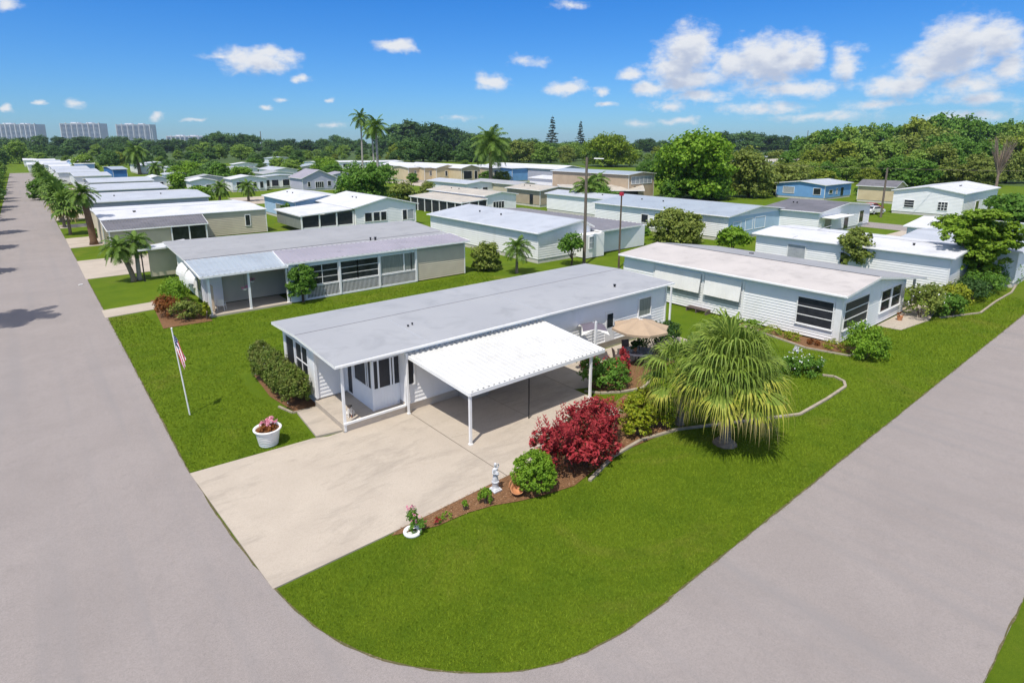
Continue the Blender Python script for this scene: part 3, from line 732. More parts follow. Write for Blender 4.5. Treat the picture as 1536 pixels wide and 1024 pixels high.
# corner posts further along the wall
post(p, 24.35, 21.9, 0, 2.9, .1); post(p, 33.5, 23.3, 0, 3.3, .1)
# downpipe
mb = MB(); mb.box((18.1, 23.66, 3.1), (18.2, 23.76, 3.4)); mb.build('downpipe', M['trim'], p)
rel(hs1)

# ================================================================== HOUSE right (pinkish roof)
p = thing('mobile_home', 'white mobile home with pinkish white roof, awnings and three-pane striped corner windows', 'mobile home', (39.8, 14.6, 0))
X0, X1, Y0, Y1 = 39.7, 51.4, 14.6, 32.6
walls(p, X0, X1, Y0, Y1, 3.45, 'white', 'y', .45, .44, .2, .12, None, 'SWNE', 2.85, trim=True)
# roof: left slope pinkish, right slope grey, drops over the porch
mb = MB(); xs = [39.3, 44.8, 55.0]; zs = [3.45, 3.9, 2.4]; ya, yb = 14.15, 33.0; t = .15
mb.face([(xs[0], ya, zs[0]), (xs[1], ya, zs[1]), (xs[1], yb, zs[1]), (xs[0], yb, zs[0])], 0)
mb.face([(xs[1], ya, zs[1]), (xs[2], ya, zs[2]), (xs[2], yb, zs[2]), (xs[1], yb, zs[1])], 1)
for a, b in ((0, 1), (1, 2)):
    mb.face([(xs[a], ya, zs[a]-t), (xs[b], ya, zs[b]-t), (xs[b], yb, zs[b]-t), (xs[a], yb, zs[a]-t)], 2)
    for y in (ya, yb): mb.face([(xs[a], y, zs[a]), (xs[b], y, zs[b]), (xs[b], y, zs[b]-t), (xs[a], y, zs[a]-t)], 2)
for a in (0, 2): mb.face([(xs[a], ya, zs[a]), (xs[a], yb, zs[a]), (xs[a], yb, zs[a]-t), (xs[a], ya, zs[a]-t)], 2)
rf = mb.build('roof', [M['roof_pink'], M['roof_grey2'], M['trim']], p)
mb = MB(); mb.box((39.2, 14.2, 3.33), (39.296, 32.9, 3.43)); mb.build('gutter', M['trim'], rf)
roof_seam(p, [(44.8, 14.3, 3.9), (44.8, 32.9, 3.9)], .09, 'black')
mb = MB(); mb.box((49.2, 26.0, 3.0), (49.5, 26.3, 3.35)); mb.build('roof_vent', M['roof_dark'], p)
fW = sidefn('W', X0, Y0, X1, Y1); fS = sidefn('S', X0, Y0, X1, Y1)
window(p, fW, .45, 2.75, .95, 2.75, 1, 3, gm='screen'); window(p, fS, .45, 4.4, .95, 2.75, 1, 3, gm='screen')
mb = MB(); sbox(mb, fW, -.05, .32, .12, 3.2, .03, .08); sbox(mb, fS, -.06, .25, .12, 3.18, .032, .082); mb.build('corner_post', M['trim'], p)
for a in (6.8, 8.9): window(p, fS, a, a+1.85, .95, 2.5, 1, 2, gm='glass')
# awnings
for k, (a, b) in enumerate(((6.9, 9.9), (10.3, 14.6))):
    mb = MB(); sbox(mb, fW, a, b, 1.05, 2.85, .005, .04); w = mb.build('screen_window', M['blind'], p)
    mb = MB()
    n = int((b-a)/.22)
    for i in range(n):
        u0 = a+(b-a)*i/n; u1 = a+(b-a)*(i+1)/n; dd = .02 if i % 2 else 0
        mb.hexa([fW(u0, .05, 3.0), fW(u1, .05, 3.0), fW(u1, .09, 3.0), fW(u0, .09, 3.0), fW(u0, .3+dd, 1.5), fW(u1, .3+dd, 1.5), fW(u1, .34+dd, 1.5), fW(u0, .34+dd, 1.5)])
    mb.build('awning', M['awning'], w)
for a in (6.75, 10.1, 14.75): 
    mb = MB(); sbox(mb, fW, a-.06, a+.06, .3, 3.1, .02, .08); mb.build('window_post', M['trim'], p)
# porch on the right: dark wall, post, deck
mb = MB(); mb.box((51.45, 15.2, .15), (51.52, 30, 2.6)); mb.build('porch_screen', M['curtain'], p)
post(p, 54.3, 14.8, 0, 2.36, .16); post(p, 54.3, 20, 0, 2.36, .12); post(p, 54.3, 26, 0, 2.36, .12)
mb = MB(); mb.box((51.45, 14.6, 0), (54.6, 30, .15)); mb.build('porch_floor', M['tan2'], p)
rel(p)

# ================================================================== HOUSE 2 (tan, behind)
p = thing('mobile_home', 'long tan mobile home with grey roof and screened side porch behind the round clipped tree', 'mobile home', (9.6, 47.6, 0))
walls(p, 27.6, 33.1, 47.65, 62, 3.3, 'tan', crs=.2, z0=.1, skirt=None, sides='SE')
mb = MB(); mb.box((15.6, 50.6, .2), (27.6, 61.9, 3.3)); mb.box((11.2, 50.6, .2), (15.6, 60, 3.3)); lap(mb, sidefn('S', 11.2, 50.58, 27.6, 60), 16.4, .2, 3.3, crs=.2); mb.build('rear_wall', M['tan'], p)
# roofs
mb = MB()
def slab(mb, pts, t=.14, mt=0, mf=1):
    pts = [Vector(q) for q in pts]; mb.face(pts, mt); T = Vector((0, 0, -t)); mb.face([q+T for q in pts], mf)
    for a, b in zip(pts, pts[1:]+pts[:1]): mb.face([a, b, b+T, a+T], mf)
slab(mb, [(9.15, 52.9, 3.62), (33.6, 50.9, 3.62), (35.6, 62.5, 3.72), (9.5, 64.6, 3.62)]); rf = mb.build('roof', [M['roof_grey2'], M['trim']], p)
mb = MB(); mb.box((9.14, 52.86, 3.63), (33.6, 52.9, 3.66)); mb.build('ridge_flashing', M['roof_dark'], rf)
shed_roof(p, [(9.15, 52.88, 3.60), (16.3, 52.35, 3.60), (15.5, 47.3, 3.22), (9.05, 47.3, 3.22)], .14, 'roof_blue', name='porch_roof', rib=1, rh=.035, pitch=.42)
shed_roof(p, [(16.0, 52.4, 3.66), (33.7, 50.9, 3.66), (33.5, 47.25, 3.40), (15.3, 47.45, 3.38)], .14, 'roof_mauve', name='porch_roof', rib=1, rh=.035, pitch=.45)
q = G(563, 359, 3.7); vent(p, q[0], q[1], 3.68, .1, .2); q = G(560, 359, 3.7); vent(p, q[0]-.3, q[1], 3.68, .07, .2)
for x in (9.63, 12.5, 15.45): post(p, x, 47.62, .1, 3.1, .15)
mb = MB(); mb.box((9.5, 47.4, 0), (15.6, 50.6, .14)); mb.build('porch_floor', M['concrete'], p)
# west front: white wall with arched clamshell awnings
mb = MB(); mb.box((9.7, 50.4, .1), (11.2, 50.55, 3.2)); mb.box((10.1, 50.5, .1), (11.2, 62, 3.4)); mb.build('front_wall', M['white2'], p)
for y in (49.0, 50.2): post(p, 9.85, y, .1, 3.3, .16)
fW = sidefn('W', 10.1, 50.5, 11, 62)
for k, a in enumerate((1.2, 4.6)):
    w = window(p, fW, a, a+1.9, .9, 2.6, 2, 2, gm='curtain'); mb = MB(); n = 7; c = a+.95
    for i in range(n):
        t0, t1 = PI/2*i/n, PI/2*(i+1)/n
        for s in range(8):
            v0, v1 = -1.15+2.3*s/8, -1.15+2.3*(s+1)/8; zz = lambda v, t: 1.75+1.25*math.sin(t+.15)*math.sqrt(max(0, 1-(v/1.5)**2)); dd = lambda v, t: .05+1.1*math.cos(t)*math.sqrt(max(0, 1-(v/1.5)**2))
            mb.face([fW(c+v0, dd(v0, t0), zz(v0, t0)), fW(c+v1, dd(v1, t0), zz(v1, t0)), fW(c+v1, dd(v1, t1), zz(v1, t1)), fW(c+v0, dd(v0, t1), zz(v0, t1))])
    mb.build('dome_awning', M['awning'], w, smooth=True)
mb = MB(); mb.box((9.9, 47.9, .3), (9.96, 48.9, 2.3)); mb.build('bamboo_blind', M['beige'], p)
# carport on the far side
shed_roof(p, [(7.4, 66, 3.05), (7.4, 64.2, 3.1), (12, 64.2, 3.15), (12, 68.5, 3.1)], .14, 'roof_white', name='carport_roof')
post(p, 7.6, 64.4, 0, 3.0, .1, 'black'); mb = MB(); mb.box((8.2, 64.7, .3), (12, 64.8, 3.0)); mb.build('carport_wall', M['tan'], p)
# screened section
fS = sidefn('S', 15.6, 47.6, 27.6, 52)
mb = MB(); sbox(mb, fS, 0, 1.3, .1, 3.2, -.05, .02); sbox(mb, fS, 0, 12, 2.95, 3.25, -.05, .03); sbox(mb, fS, 0, 12, .05, .2, -.05, .03); mb.build('porch_frame', M['panel'], p)
for u in (1.3, 4.35, 8.1, 11.9): 
    mb = MB(); sbox(mb, fS, u-.08, u+.08, .1, 3.1, -.08, .08); mb.build('post', M['trim'], p)
mb = MB()
for i in range(86):
    u = 1.4+i*.123; sbox(mb, fS, u, u+.035, .2, 1.15, -.02, .01)
sbox(mb, fS, 1.3, 11.9, 1.15, 1.22, -.04, .03); mb.build('railing', M['trim'], p)
for a, b, n in ((1.45, 4.2, 2), (4.5, 6.0, 1), (6.05, 8.0, 1), (8.3, 10.6, 1), (10.7, 11.4, 1), (11.45, 11.8, 1)):
    window(p, lambda u, d, z: (15.6+u, 47.72-d, z), a, b, 1.3, 2.9, n, 3 if a < 8 else 1, gm='curtain' if a > 6.5 else 'glass', sill=False, fwid=.05)
mb = MB(); mb.box((16, 48.8, .1), (27.5, 48.9, 3.2)); mb.build('inner_wall', M['curtain'], p)
rel(p)
# porch furniture of house 2
def chair(x, y, rz, label, group=None, m='trim', z=.14, s=1):
    t = thing('patio_chair', label, 'chair', (x, y, z), group, rz); mb = MB()
    mb.box((-.25, -.25, .40), (.25, .25, .45)); mb.build('seat', M[m], t)
    mb = MB(); mb.hexa([(-.25, .21, .45), (.25, .21, .45), (.25, .25, .45), (-.25, .25, .45), (-.25, .31, .95), (.25, .31, .95), (.25, .35, .95), (-.25, .35, .95)]); mb.build('backrest', M[m], t)
    for sx in (-.22, .22):
        for sy in (-.22, .22):
            mb = MB(); mb.tube([(sx, sy, .4), (sx*1.15, sy*1.15, 0)], .02, 6); mb.build('leg', M[m], t)
        mb = MB(); mb.tube([(sx, -.22, .4), (sx, -.22, .62), (sx, .25, .66)], .018, 6); mb.build('armrest', M[m], t)
    return t
chair(10.6, 48.6, 2.6, 'white patio chair on the porch of the tan house', m='trim')
def hanging_basket(x, y, z, label, ztop):
    t = thing('hanging_basket', label, 'hanging basket', (x, y, z)); mb = MB(); mb.lathe([(.05, -.15), (.16, -.08), (.2, 0), (.18, 0)], seg=12); mb.build('pot', M['trim'], t)
    crown('flowers', int(x*7), [(0, 0, .08, .26, .26, .18)], 260, .08, M['pink'], t, clumps=8)
    mb = MB(); mb.tube([(0, 0, 0), (0, 0, ztop-z)], .008, 5); mb.build('hanger', M['black'], t)
hanging_basket(12.3, 48.1, 1.7, 'basket of magenta flowers hanging left on the tan house porch', 3.1)
hanging_basket(13.3, 49.6, 1.9, 'basket of pale flowers hanging further right in the tan house porch', 3.3)

# ================================================================== generic houses
def house(label, near, left, right, ridge, wm, rm, wins=(), ze=3.45, rise=.5, rp=.5, crs=.24, axis=None, sides='SWNE', rm2=None, z0=.5, L=None, W=None, ov=.4, skirt='skirt', gut=True, grp=None, extra=None):
    """near: photo position of the near eave corner; left/right: photo x where the two eaves end"""
    X, Y = G(near[0], near[1], ze)
    LY = L if L else solve('y', (X, Y), ze, left); LX = W if W else solve('x', (X, Y), ze, right)
    x0, y0, x1, y1 = X+ov, Y+ov, X+LX-ov, Y+LY-ov
    t = thing('mobile_home', label, 'mobile home', (x0, y0, 0), grp)
    walls(t, x0, x1, y0, y1, ze, wm, ridge, rise, rp, crs, z0, skirt, sides)
    rf = gable_roof(t, ridge, x0, x1, y0, y1, ze, rise, rm, ov, .15, rp, gut=gut, rm2=rm2)
    rv = random.Random(int(abs(x0*7+y0*3))); D = math.hypot(x0, y0)
    if D < 130:
        xr = x0-ov+(x1-x0+2*ov)*rp; yr = y0-ov+(y1-y0+2*ov)*rp
        if ridge == 'y': roof_seam(t, [(xr, y0-ov+.02, ze+rise), (xr, y1+ov-.02, ze+rise)], .12, 'roof_grey')
        else: roof_seam(t, [(x0-ov+.02, yr, ze+rise), (x1+ov-.02, yr, ze+rise)], .12, 'roof_grey')
        for k in range(2):
            fx = rv.uniform(.2, .8); fy = rv.uniform(.15, .85); vx = x0+(x1-x0)*(rp*.6 if ridge == 'y' else fx); vy = y0+(y1-y0)*(fy if ridge == 'y' else rp*.6)
            vent(t, vx, vy, ze+rise*.6, .09, .16)
    for w in wins:
        s, a, b, z0_, z1_ = w[:5]; f = sidefn(s, x0, y0, x1, y1); Ls = (x1-x0) if s in 'SN' else (y1-y0)
        k = w[5] if len(w) > 5 else {}
        if k.get('door'):
            mb = MB(); sbox(mb, f, a*Ls, b*Ls, z0_, z1_, .02, .06); mb.build('door', M[k.get('gm', 'glass')], t)
        else: window(t, f, a*Ls, b*Ls, z0_, z1_, k.get('nu', 1), k.get('nz', 1), gm=k.get('gm', 'glass'), sill=False, fwid=k.get('fw', .08))
    if extra: extra(t, x0, y0, x1, y1)
    rel(t); FOOT.append((x0-1, y0-1, x1+1, y1+1))
    return (x0, y0, x1, y1)
# --- right-hand group
def ex_rw(t, x0, y0, x1, y1):
    f = sidefn('W', x0, y0, x1, y1)
    mb = MB(); sbox(mb, f, 14.5, 15.2, .3, 1.1, .02, .5); mb.build('meter_box', M['roof_pale'], t)
    roof_seam(t, [(x0-.35, y1-4, 3.46), (x1, y1-4, 3.9)], .1, 'roof_grey')
house('long white mobile home with plain white roof, directly behind the pinkish roofed one', (1434, 387), 1128, 1500, 'y', 'white2', 'roof_white', [('W', .70, .80, 1.2, 2.7, dict(gm='blind')), ('W', .485, .505, 1.5, 2.6, dict(gm='glass'))], W=9.5, crs=.22, rise=.35, z0=.1, skirt=None, extra=ex_rw)
def ex_mid(t, x0, y0, x1, y1):
    shed_roof(t, [(52.0, 71, 3.2), (50.7, 45.2, 3.0), (60.6, 46.6, 2.75), (60.6, 71, 2.75)], .18, 'roof_carbon', rib=1, rh=.05, pitch=.7)
    for x, y in ((50.9, 45.5), (60.3, 46.9), (60.3, 58)): post(t, x, y, 0, 2.8, .2)
    mb = MB(); mb.box((52.0, 46.4, .1), (60.2, 70, 2.7)); mb.build('annex_wall', M['panel'], t); mb = MB(); mb.box((x1-2.2, y0-1.6, .1), (51.0, y0+.2, 2.75)); mb.build('entry_wall', M['white'], t)
    f = lambda u, d, z: (x1-2.2+u, y0-1.6-d, z); window(t, f, .4, 1.1, 1.2, 2.5, 1, 2, gm='blind', sill=False)
    mb = MB(); mb.box((51.1, 46.3, .1), (51.9, 46.36, 2.7)); mb.build('door', M['screen'], t)
house('white mobile home with pale grey roof and low mauve carport beside the utility poles', (807, 350), 640, 925, 'y', 'white', 'roof_white', [], rise=.9, rp=.78, W=8.9, crs=.26, extra=ex_mid, rm2='roof_pale')
house('white mobile home with blue gable end and broad grey roof behind the round bush', (1094.7, 325), 888, 1184, 'y', 'white', 'roof_blue', [('S', .08, .2, .6, 2.5, dict(gm='curtain')), ('S', .28, .40, 1.2, 2.7), ('S', .44, .62, 1.2, 2.7, dict(gm='curtain')), ('W', .55, .6, 1.2, 2.4)], rise=.9, rp=.5, extra=lambda t, x0, y0, x1, y1: (lambda mb: (mb.box((x0+.0, y0-.07, .5), (x1, y0-.03, 3.2)), mb.build('gable_cladding', M['paleblue'], t)))(MB()))
house('white mobile home with dark grey roof and a flat hood over its side door', (1232, 319), 1140, 1311, 'y', 'white2', 'roof_dark', [('S', .1, .22, .6, 2.6, dict(gm='curtain')), ('S', .48, .56, .3, 2.5, dict(door=1)), ('S', .78, .87, .8, 2.6)], rise=.8, extra=lambda t, x0, y0, x1, y1: (lambda mb: (mb.box((x0+.5, y0-2.0, 2.6), (x0+7, y0-.0, 2.72)), mb.build('door_hood', M['trim'], t)))(MB()))
house('sky blue house with grey roof and small white framed windows', (1240, 278), 1162, 1281, 'x', 'blue', 'roof_pale', [('W', .08, .22, 1.2, 2.6, dict(nu=1)), ('W', .62, .85, 1.2, 2.6, dict(gm='blind')), ('S', .15, .28, 1.4, 2.2), ('S', .42, .46, 1.2, 2.4), ('S', .6, .7, .6, 2.5, dict(door=1))], rise=.7, gut=False)
house('wide white house with white roof and two square windows across the back street', (1450, 291), 1337, 1502, 'x', 'white2', 'roof_white', [('W', .2, .33, 1.2, 2.6, dict(nu=3, nz=3)), ('W', .68, .82, 1.3, 2.6, dict(nz=3)), ('S', .35, .45, .8, 2.5), ('S', .75, .85, .4, 2.5, dict(door=1))], ze=4.3, rise=1.0, gut=False)
house('grey roofed house with cream walls far behind, between the blue house and the pole', (1345, 281), 1284, 1362, 'y', 'cream', 'roof_dark', [], rise=1.2, gut=False, ze=3.6)
house('white roofed mobile home at the right edge of the photo behind the spreading tree', (1500, 352), 1370, 1700, 'y', 'white', 'roof_white', [('S', .1, .3, 1, 2.5), ('S', .6, .7, .4, 2.5, dict(door=1))], rise=.6, W=14, L=9)
house('white roofed home half cut off at the right edge above the red shrub', (1536, 378), 1475, 1700, 'y', 'panel', 'roof_pale', [('W', .2, .4, 1.2, 2.5)], rise=.4, W=12, L=10)
# --- left row along the street
house('mobile home with cream walls, white roof and dark corrugated carport roof', (150, 330), None, 400, 'x', 'tan', 'roof_white', [('S', .855, .885, 1.2, 2.7, dict(gm='glass')), ], ov=.15, L=17.5, rise=.3, z0=.1, skirt=None, extra=lambda t, x0, y0, x1, y1: (shed_roof(t, [(x0-.1, y0+.3, 3.3), (x0+11.5, y0+.3, 3.3), (x0+10.8, y0-6.2, 2.75), (x0-.1, y0-6.2, 2.75)], .15, 'roof_dark', rib=1, rh=.06, pitch=.36),
    [post(t, x0+a, y0-6.0, 0, 2.7, .14) for a in (.1, 6.6, 8.6, 10.6)], (lambda mb: (mb.box((x0+.2, y0-5.8, .05), (x0+6.6, y0-5.7, 2.7)), mb.build('carport_wall', M['tan'], t)))(MB()), (lambda mb: (mb.box((x0+6.7, y0-5.8, .9), (x0+10.5, y0-5.75, 2.7)), mb.build('carport_screen', M['glass'], t)))(MB())))
row = [('white roofed mobile home with long grey side wall, second beyond the corrugated carport', (131, 304), 316, 21, 'roof_white', 'lilac'),
       ('white roofed mobile home third beyond the corrugated carport, banded white and pale grey', (136, 286), 253, 22, 'roof_white', 'lilac'),
       ('white roofed mobile home fourth beyond the corrugated carport in the left row', (133, 274), 232, 20, 'roof_white', 'lilac'),
       ('narrow white roof fifth beyond the corrugated carport in the left row', (110, 264.5), 168, 25, 'roof_white', 'panel'),
       ('white roof just below the pale blue gable in the left row', (85, 259), 150, 25, 'roof_white', 'panel'),
       ('pale roof near the end of the left row beside the street', (78, 254), 135, 30, 'roof_pale', 'panel')]
for lb, nr, rgt, LL, rm_, wm_ in row:
    house(lb, nr, None, rgt, 'x', wm_, rm_, [('S', .7, .74, 1.2, 2.5), ('S', .3, .36, 1.2, 2.5)], L=LL, rise=.55, gut=False, rm2='roof_pale' if rm_ == 'roof_white' else None)
house('blue walled mobile home with grey roof in the distance behind the left row', (167, 254), None, 192, 'x', 'deepblue', 'roof_blue', [], L=30, rise=.5, gut=False)
house('pale blue banded house below the middle tower', (110, 246), None, 143, 'x', 'paleblue', 'roof_white', [], L=50, rise=1.2, gut=False, ze=4.5)
house('cluster of white walls beside the leaning palms in the left distance', (206, 249), None, 224, 'x', 'white2', 'roof_white', [], L=25, rise=.4, gut=False)
house('far white roof straight down the end of the street', (40, 247), None, 66, 'x', 'white2', 'roof_white', [], L=30, rise=.5, gut=False)
house('farthest white roof beyond the end of the street', (34, 240.5), None, 56, 'x', 'white2', 'roof_white', [], L=40, rise=.6, gut=False)
house('tiny white roof left of the street end among the trees', (22, 231), None, 32, 'x', 'white2', 'roof_white', [], L=50, rise=.6, gut=False)
for i, (nx_, ny_, rr_, cc_) in enumerate([(74, 250.6, 126, 'nearest'), (66, 247.6, 112, 'second'), (60, 245.2, 104, 'third'), (55, 243, 92, 'fourth'), (50, 241, 84, 'farthest')]):
    house(cc_+' of the thin pale roofs stacked at the vanishing end of the left row', (nx_, ny_), None, rr_, 'x', 'white2', 'roof_white' if i % 2 == 0 else 'roof_pale', [], L=22, rise=.6, gut=False, grp='pale roofs at the end of the left row')
# --- centre-left group
def ex_c1(t, x0, y0, x1, y1):
    shed_roof(t, [(x0-.2, y0+11.5, 3.3), (x0-.2, y0+.3, 3.3), (x0-8.2, y0+.3, 2.8), (x0-8.2, y0+11.5, 2.8)], .15, 'roof_white', name='porch_roof')
    for a in (.2, 2.8, 5.4, 8.0): post(t, x0-a, y0+.5, 0, 2.9, .18)
    mb = MB(); mb.box((x0-8.0, y0+.6, 1.0), (x0-.3, y0+.7, 2.7)); mb.build('porch_screen', M['screen'], t)
    mb = MB(); mb.box((x0-8.0, y0+.5, .1), (x0-.3, y0+.6, 1.0)); mb.build('porch_wall', M['white2'], t)
    mb = MB(); mb.box((x0-8.0, y0+.8, .8), (x0-7.9, y0+11, 2.7)); mb.build('side_screen', M['curtain'], t)
house('white gabled mobile home with a screened porch, behind the roof of the tan house', (531, 312), 473, 628, 'y', 'white2', 'roof_white', [('S', .14, .25, 1.2, 2.5), ('S', .28, .38, 1.2, 2.5), ('S', .40, .49, 1.2, 2.5), ('S', .77, .84, 1.0, 2.5), ('S', .86, .96, 1.0, 2.5, dict(gm='blind'))], rise=1.3, extra=ex_c1)
house('white roofed mobile home with pale blue shaded wall just behind the gabled white one', (440, 303), 392, 537, 'y', 'paleblue', 'roof_white', [('W', .3, .6, .8, 2.4, dict(gm='curtain'))], rise=.9)
house('pale blue gabled house with mauve roof and small white porch', (452, 268), 432, 506, 'y', 'lilac', 'roof_mauve', [('S', .15, .22, 1.2, 2.5), ('S', .38, .62, .8, 2.4, dict(nu=4)), ('S', .75, .85, 1.2, 2.5)], rise=2.2, gut=False)
house('white mobile home with blue window between two short palms', (346, 269), 334, 402, 'y', 'panel', 'roof_white', [('S', .12, .38, 1.0, 2.6, dict(gm='glass')), ('S', .6, .7, .8, 2.5), ('S', .8, .9, .8, 2.5)], rise=.8, gut=False)
house('low white home with a row of dark porch windows left of the mauve gable', (385, 266), 378, 455, 'y', 'white2', 'roof_pale', [('S', .05, .25, .8, 2.5), ('S', .3, .45, .8, 2.5), ('S', .55, .7, .8, 2.5), ('S', .75, .9, .8, 2.5)], rise=.5, gut=False)
house('grey roofed home left of the two short palms', (283, 268), 277, 340, 'y', 'skirt', 'roof_grey', [('S', .2, .5, .8, 2.2)], rise=.9, gut=False)
house('wide mauve grey roof behind the grey roofed home', (275, 258.5), 262, 372, 'y', 'panel', 'roof_grey', [], rise=.9, gut=False)
house('flat pale roof among the trees left of centre', (250, 251), 243, 300, 'y', 'white2', 'roof_pale', [('S', .3, .5, 1, 2.4)], rise=.5, gut=False)
house('long pale roof right behind the wide mauve grey one', (330, 253), 322, 388, 'y', 'white2', 'roof_grey', [], rise=.6, gut=False)
house('pale lilac roof left of the dense green bush in the distance', (410, 255.5), 386, 448, 'y', 'white2', 'roof_pale', [('S', .2, .8, .8, 2.2)], rise=.8, gut=False)
house('stacked blue grey roofs in front of the dark woods', (405, 245), 394, 447, 'y', 'panel', 'roof_blue', [('S', .2, .8, .8, 2.2)], rise=.8, gut=False)
house('highest small blue grey roof against the dark woods', (402, 237.5), 395, 440, 'y', 'panel', 'roof_blue', [], rise=.8, gut=False)
house('bright white low building with a dark carport opening left of the tall twin palms', (476, 244), None, 540, 'x', 'white2', 'roof_white', [('S', .1, .5, .4, 2.8, dict(gm='screen')), ('S', .6, .75, 1, 2.5)], L=18, rise=.4, gut=False)
house('bright white low building with dark windows right of the tall twin palms', (540, 243.5), None, 606, 'x', 'white2', 'roof_white', [('S', .3, .4, 1.2, 2.5), ('S', .55, .62, 1, 2.5), ('S', .75, .9, .8, 2.5)], L=18, rise=.4, gut=False)
for lb, nr, lf, rgt, wm_, rm_ in [('pale grey roof just left of the wide mauve grey one', (247, 262), 240, 285, 'white2', 'roof_pale'), ('white roof strip below the wide mauve grey one, left of the short palms', (284, 272), 276, 326, 'panel', 'roof_white'),
    ('grey roof behind the home with the blue window', (395, 261), 380, 442, 'white2', 'roof_grey'), ('mauve roof filling the gap right of the mauve gable', (498, 262), 486, 530, 'lilac', 'roof_mauve'),
    ('pale roof peeking over the flat pale one, far left of centre', (212, 246), 205, 262, 'panel', 'roof_pale'), ('white roof far behind, left of the stacked blue grey ones', (350, 246.5), 344, 388, 'white2', 'roof_white'),
    ('pale blue roof right of the lilac roof', (452, 250), 440, 486, 'white2', 'roof_blue'), ('white roof behind the left row beside the bright green shrub', (222, 268), 214, 252, 'white2', 'roof_white')]:
    house(lb, nr, lf, rgt, 'y', wm_, rm_, [('S', .2, .4, .9, 2.4), ('S', .6, .8, .9, 2.4)], rise=.7, gut=False)
for lb, nr, lf, rgt, wm_, rm_ in [('low grey roof between the beige lean-to home and the cream row', (700, 276), 655, 742, 'white2', 'roof_pale'), ('low mauve roof left of the tan home, in front of the blue front', (775, 277), 742, 806, 'tan', 'roof_grey'),
    ('white roof right behind the tan home with the carport bay', (862, 271), 826, 905, 'white2', 'roof_white'), ('pale roof between the pale grey roofed home and the blue gable one', (925, 300), 885, 965, 'white2', 'roof_pale')]:
    house(lb, nr, lf, rgt, 'y', wm_, rm_, [('S', .2, .4, .9, 2.4), ('S', .6, .8, .9, 2.4)], rise=.5, gut=False, L=18)
# --- centre group
def ex_c3(t, x0, y0, x1, y1):
    shed_roof(t, [(x0-.1, y1-2, 3.1), (x0-.1, y0-1, 3.0), (x0-6.0, y0-1, 2.6), (x0-6.0, y1-2, 2.6)], .15, 'roof_beige', name='porch_roof')
    for a in (.3, 2.2, 4.1, 5.8): post(t, x0-a, y0-.9, 0, 2.7, .16)
    for a in range(7): post(t, x0-5.9, y0+1+a*2.6, 0, 2.6, .14)
    mb = MB(); mb.box((x0-5.8, y0-.8, .1), (x0-.2, y0-.75, 2.7)); mb.box((x0-5.8, y0-.7, .1), (x0-5.75, y1-3, 2.6)); mb.build('porch_screen', M['screen'], t)
house('grey roofed mobile home with a long beige lean-to over dark screens, centre of the photo', (727, 294), 643, 778, 'y', 'white', 'roof_beige', [('S', .25, .6, 1.0, 2.2, dict(nu=4))], rise=.6, L=20, extra=ex_c3)
house('tan mobile home with weathered grey roof and dark carport bay beside the yellow post', (810, 286), 757, 864, 'y', 'tan2', 'roof_beige', [('S', .45, .93, .1, 2.7, dict(gm='screen')), ('W', .2, .3, .5, 2.5, dict(door=1))], rise=.6, extra=lambda t, x0, y0, x1, y1: (lambda mb: (mb.box((x1-.5, y0-.25, 0), (x1+.1, y0-.05, 3.0)), mb.build('yellow_post', M['leaf_yellow'], t)))(MB()))
cen = [('cream house with one small window at the left end of the cream row', (612, 251.5), 634, 'cream', [('S', .45, .6, 1.2, 2.4, dict(nu=2))]),
       ('cream house second from left in the cream row, with a small square window', (636, 251.5), 654, 'cream', [('S', .5, .7, 1.2, 2.4, dict(nu=2))])]
for lb, nr, rgt, wm_, wn in cen: house(lb, nr, None, rgt, 'x', wm_, 'roof_white', [(a, b, c, d+.8, e+1.1, f) for a, b, c, d, e, f in wn], ze=4.7, L=12, rise=.5, gut=False)
for lb, nr, rgt, wm_, wn, ln in [('cream house with a low gable and one window in the cream row', (654, 252), 689, 'cream', [('S', .4, .5, 1.2, 2.4)], 40),
        ('cream house with low gable and shaded porch left of the tall feathery palm', (692, 252.5), 722, 'cream', [('S', .1, .55, .4, 2.5, dict(gm='screen')), ('S', .7, .85, .4, 2.5, dict(gm='glass'))], 36),
        ('tan house with screened front right of the tall feathery palm', (738, 252), 768, 'tan', [('S', .1, .3, 1.1, 2.6), ('S', .35, .95, 1.2, 2.6, dict(gm='blind', nu=3))], 32),
        ('house with a flat deep blue front in the centre distance', (768, 252.5), 805, 'blue', [], 30),
        ('small gabled house with lilac wall right of the blue front', (806, 252), 838, 'beige', [('S', .15, .3, 1, 2.5), ('S', .4, .65, 1, 2.5)], 30),
        ('long low lilac grey house with white base right of the small gable', (838, 254), 878, 'lilac', [], 24)]:
    house(lb, nr, 0, rgt, 'y' if 'gable' in lb else 'x', wm_, 'roof_white', [(w_[0], w_[1], w_[2], w_[3]+.6, w_[4]+1.1)+tuple(w_[5:]) for w_ in wn], ze=4.6, L=ln, rise=1.0 if 'gable' in lb else .5, gut=False)
def ex_c6(t, x0, y0, x1, y1):
    shed_roof(t, [(x0+5, y0-.1, 3.2), (x0-9, y0+14, 3.2), (x0-12, y0+8, 2.3), (x0+2, y0-3, 2.3)], .15, 'roof_beige', name='porch_roof')
    mb = MB(); mb.box((x0-3, y0-.4, .1), (x0+3, y0-.3, 2.2)); mb.build('porch_screen', M['screen'], t)
house('beige two-level house with a sloping cream lean-to beside the big leafy tree', (944, 262), 890, 985, 'y', 'beige', 'roof_blue', [('S', .2, .28, .5, 3.0, dict(door=1)), ('S', .1, .9, 3.6, 5.2, dict(nu=5, gm='blind'))], ze=5.8, rise=.5, L=26, gut=False, extra=ex_c6)
